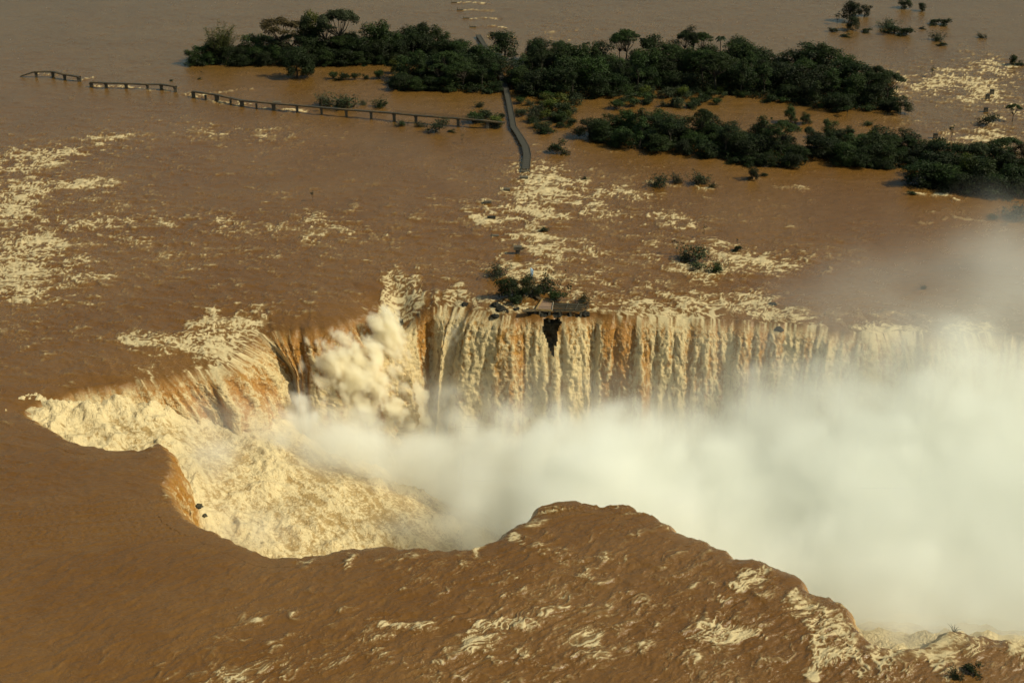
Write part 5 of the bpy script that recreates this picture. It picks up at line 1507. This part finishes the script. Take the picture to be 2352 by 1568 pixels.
# rocks
def rock(px, py, s, label, sq=.6, dz=0.0, seed=0):
    p = wat(px, py)
    import bmesh
    bm = bmesh.new(); bmesh.ops.create_icosphere(bm, subdivisions=3, radius=1)
    for v in bm.verts:
        q = np.array([[v.co.x, v.co.y, v.co.z]]) * 1.3 + seed * 3.7
        n = float(noise3(q[:, 0], q[:, 1], q[:, 2], 900)[0]); n2 = float(noise3(q[:, 0] * 3, q[:, 1] * 3, q[:, 2] * 3, 901)[0])
        v.co *= s * (1 + .45 * n + .18 * n2); v.co.z *= sq
    me = bpy.data.meshes.new("rock"); bm.to_mesh(me); bm.free(); me.materials.append(M_cliff if px < 600 else M_rock)
    o = link(bpy.data.objects.new("rock", me)); o.location = (p.x, p.y, p.z + dz); o.rotation_euler = (0, 0, seed)
    return tag(o, label, "rock", "dark rocks at the lip of the falls")
for i, (px, py, s, dz, l) in enumerate([
    (1068, 702, 1.0, .2, "small dark rock at the left end of the foaming lip by the platform"),
    (1139, 704, 1.3, .5, "jagged dark rock in foam left of the platform"),
    (1152, 713, 1.7, .0, "long dark rock slab below the jagged one"),
    (1164, 717, 1.1, .0, "rock at the right end of the long slab"),
    (1138, 726, 1.1, .0, "pointed rock hanging at the lip under the slab"),
    (1186, 714, .9, .3, "lone dark rock between slab and platform"),
    (1215, 719, 1.5, -.1, "rock ledge under the platform's left arm"),
    (1246, 723, 1.6, -.2, "big dark rock left of the dark cleft"),
    (1278, 724, 1.6, -.2, "big dark rock right of the dark cleft"),
    (1308, 724, 1.2, -.3, "narrow rock under the middle of the platform"),
    (1324, 725, 1.0, -.3, "small rock under the right half of the platform"),
    (1344, 723, 1.3, -.1, "dark rock under the platform's right end"),
    (1790, 752, 1.2, -.6, "rock in the veil of mist right of the long curtain"),
    (1775, 700, 1.1, .1, "small rock in the foam upstream of the misty lip")]):
    rock(px, py, s, l, dz=dz, seed=i)
for i, (px, py, z, s, l) in enumerate([(457, 1162, -10.4, .85, "wet black rock between white water at the near left rim"), (470, 1184, -12.2, .6, "smaller black rock just below the wet black rock at the near left rim")]):
    o = rock(px, py, s, l, seed=20 + i); o.location = P(px, py, z)

def platform():
    z = .55
    q = lambda a, b_, zz=z: P(a, b_, zz)
    org = tuple(q(1269, 712, 0)); r = root("viewing_platform", org, "wrecked dark viewing platform with railings at the brink of the falls", "platform")
    A, B, C_, D_ = q(1231, 711), q(1246, 687), q(1271, 694), q(1268, 713)
    # flooded tray with raised kerb
    V = np.array([A, B, C_, D_]); V = np.vstack([V - [0, 0, .06], V - [0, 0, .5]])
    F = np.array([(0, 3, 2, 1), (4, 5, 6, 7), (0, 1, 5, 4), (1, 2, 6, 5), (2, 3, 7, 6), (3, 0, 4, 7)])
    bobj("flooded_floor", [(V, F)], M_wet, r, org)
    for a, b_ in ((A, B), (B, C_), (D_, A)): bobj("kerb", [beam(a, b_, .35, .5)], M_tan, r, org)
    bobj("kerb", [beam(C_, D_, .2, .5)], M_pale, r, org, "pale upright edge between the flooded tray and the boards")
    # boarded part
    E, G, H, K_ = q(1273, 695), q(1349, 697), q(1353, 705), q(1338, 713)
    L0, L1 = q(1270, 713), E
    n = 13
    for i in range(n):
        t = (i + .5) / n
        a = L0.lerp(L1, t); b_ = K_.lerp(G, t) if t > .35 else K_.lerp(G, t) + Vector((.0, 0, 0))
        if i in (3, 7): continue
        bobj("board", [beam(a + Vector((.1, 0, rnd.uniform(-.05, .05))), b_ + Vector((rnd.uniform(-1.2, .4), 0, rnd.uniform(-.1, .05))), (L1 - L0).length / n * .78, .1)], M_wood, r, org)
    for a, b_ in ((L0, K_), (K_, H), (H, G), (G, E)):
        bobj("edge_beam", [beam(a - Vector((0, 0, .25)), b_ - Vector((0, 0, .25)), .25, .35)], M_steel, r, org)
        rl = [beam(a + Vector((0, 0, hh)), b_ + Vector((0, 0, hh)), .08, .08) for hh in (.5, 1.0)]
        m = max(2, int((b_ - a).length / 1.3))
        rl += [beam(a.lerp(b_, k / m), a.lerp(b_, k / m) + Vector((0, 0, 1.05)), .09, .09) for k in range(m + 1)]
        bobj("railing", rl, M_rail, r, org)
    for px in (1302, 1326):
        t = (px - 1270) / 75; a = L0.lerp(K_, t); b_ = E.lerp(G, t); bobj("cross_beam", [beam(a + Vector((0, 0, .15)), b_ + Vector((0, 0, .15)), .18, .2)], M_rail, r, org)
    bobj("railing", [beam(A + Vector((0, 0, hh)), D_ + Vector((0, 0, hh)), .08, .08) for hh in (.5, 1.0)] + [beam(A.lerp(D_, k / 4), A.lerp(D_, k / 4) + Vector((0, 0, 1.05)), .09, .09) for k in range(5)], M_rail, r, org)
    # left arm
    a, b_ = q(1200, 714), q(1232, 712)
    bobj("side_arm", [beam(a, b_, 1.3, .3), beam(a + Vector((0, .6, .8)), b_ + Vector((0, .6, .9)), .08, .08)], M_steel, r, org)
    for px in (1240, 1262, 1286, 1310, 1334):
        p = q(px, 716, 0); bobj("post", [box((p.x, p.y, -1.4), (1, 0, 0), (0, 1, 0), (0, 0, 1), .3, .3, 1.7)], M_concrete, r, org)
    bobj("snapped_plank", [beam(q(1340, 697), q(1366, 696, .9), .3, .1)], M_wood, r, org)
    for (p0, p1, l) in (((1206, 667), (1243, 687), "dark footbridge slanting down from the tree clump to the platform"), ((1206, 667), (1185, 686), "short dark footbridge stub slanting left below the tree clump")):
        a, b_ = P(*p0, .7), P(*p1, .6); o2 = tuple(a - Vector((0, 0, .7)))
        rr = root("footbridge", o2, l, "footbridge")
        bobj("deck", [beam(a, b_, 1.1, .16)], M_steel, rr, o2)
        for sg in (-1, 1):
            d = (b_ - a).normalized(); s = Vector((-d.y, d.x, 0)).normalized() * .5 * sg
            bobj("railing", [beam(a + s + Vector((0, 0, .7)), b_ + s + Vector((0, 0, .6)), .08, .08)] + [beam(a.lerp(b_, k / 5) + s, a.lerp(b_, k / 5) + s + Vector((0, 0, .7)), .08, .08) for k in range(6)], M_rail, rr, o2)
    # flag
    p = P(1218, 668, 0); sp, cp = math.sin(PITCH), math.cos(PITCH)
    H_ = hpx(1218, 668, 612, 1.0); o2 = (p.x, p.y, 0)
    rr = root("flagpole", o2, "thin pole with a drooping sky-blue and white flag in the tree clump", "flagpole")
    bobj("pole", [beam((p.x, p.y, -1), (p.x, p.y, H_), .10, .10)], M_pale, rr, o2)
    for k, (mt, x0, x1) in enumerate(((M_blue, 0, .28), (M_white, .28, .52), (M_blue, .52, .8))):
        nz = 8; V = []; F = []
        for i in range(nz + 1):
            z_ = H_ - .4 - i * .36
            for x in (x0, x1): V.append((x * (1 - .35 * i / nz) + .06, .18 * math.sin(i * 1.1 + x * 5), z_ - x * .8))
        for i in range(nz): F.append((2 * i, 2 * i + 1, 2 * i + 3, 2 * i + 2))
        o = mesh_np("flag_stripe", np.array(V), np.array(F), mt, rr, smooth=True); sd = o.modifiers.new("t", 'SOLIDIFY'); sd.thickness = .02
M_wet = simple_material("wet_tray", (.20, .13, .085), (.26, .17, .11), .5, .35, .1, .5)
M_tan = simple_material("tan_kerb", (.20, .13, .05), (.30, .20, .08), 2, .8)
M_wood = simple_material("old_boards", (.016, .014, .008), (.050, .041, .023), 2.5, .85)
M_blue = simple_material("flag_blue", (.16, .38, .68), (.20, .44, .74), 3, .8, .1)
M_white = simple_material("flag_white", (.75, .75, .72), (.8, .8, .78), 3, .8, .1)
platform()
# twigs on the knob of the lower right rim
def twigs():
    p = P(2192, 1450, -1.0); r = root("bare_twigs", p, "leafless twigs sticking up from the foaming knob at the lower right rim", "twigs")
    rs = np.random.RandomState(5); st = []
    for k in range(7):
        a = rs.uniform(-1, 1); t = np.array([a * 1.8, rs.normal() * .4, rs.uniform(.9, 2.2)])
        st.append(tube([(0, 0, -.5), t * .5 + [0, 0, .2], t], [.07, .05, .02], 4))
    bobj("stem", st, M_bark, r, (0, 0, 0))
twigs()
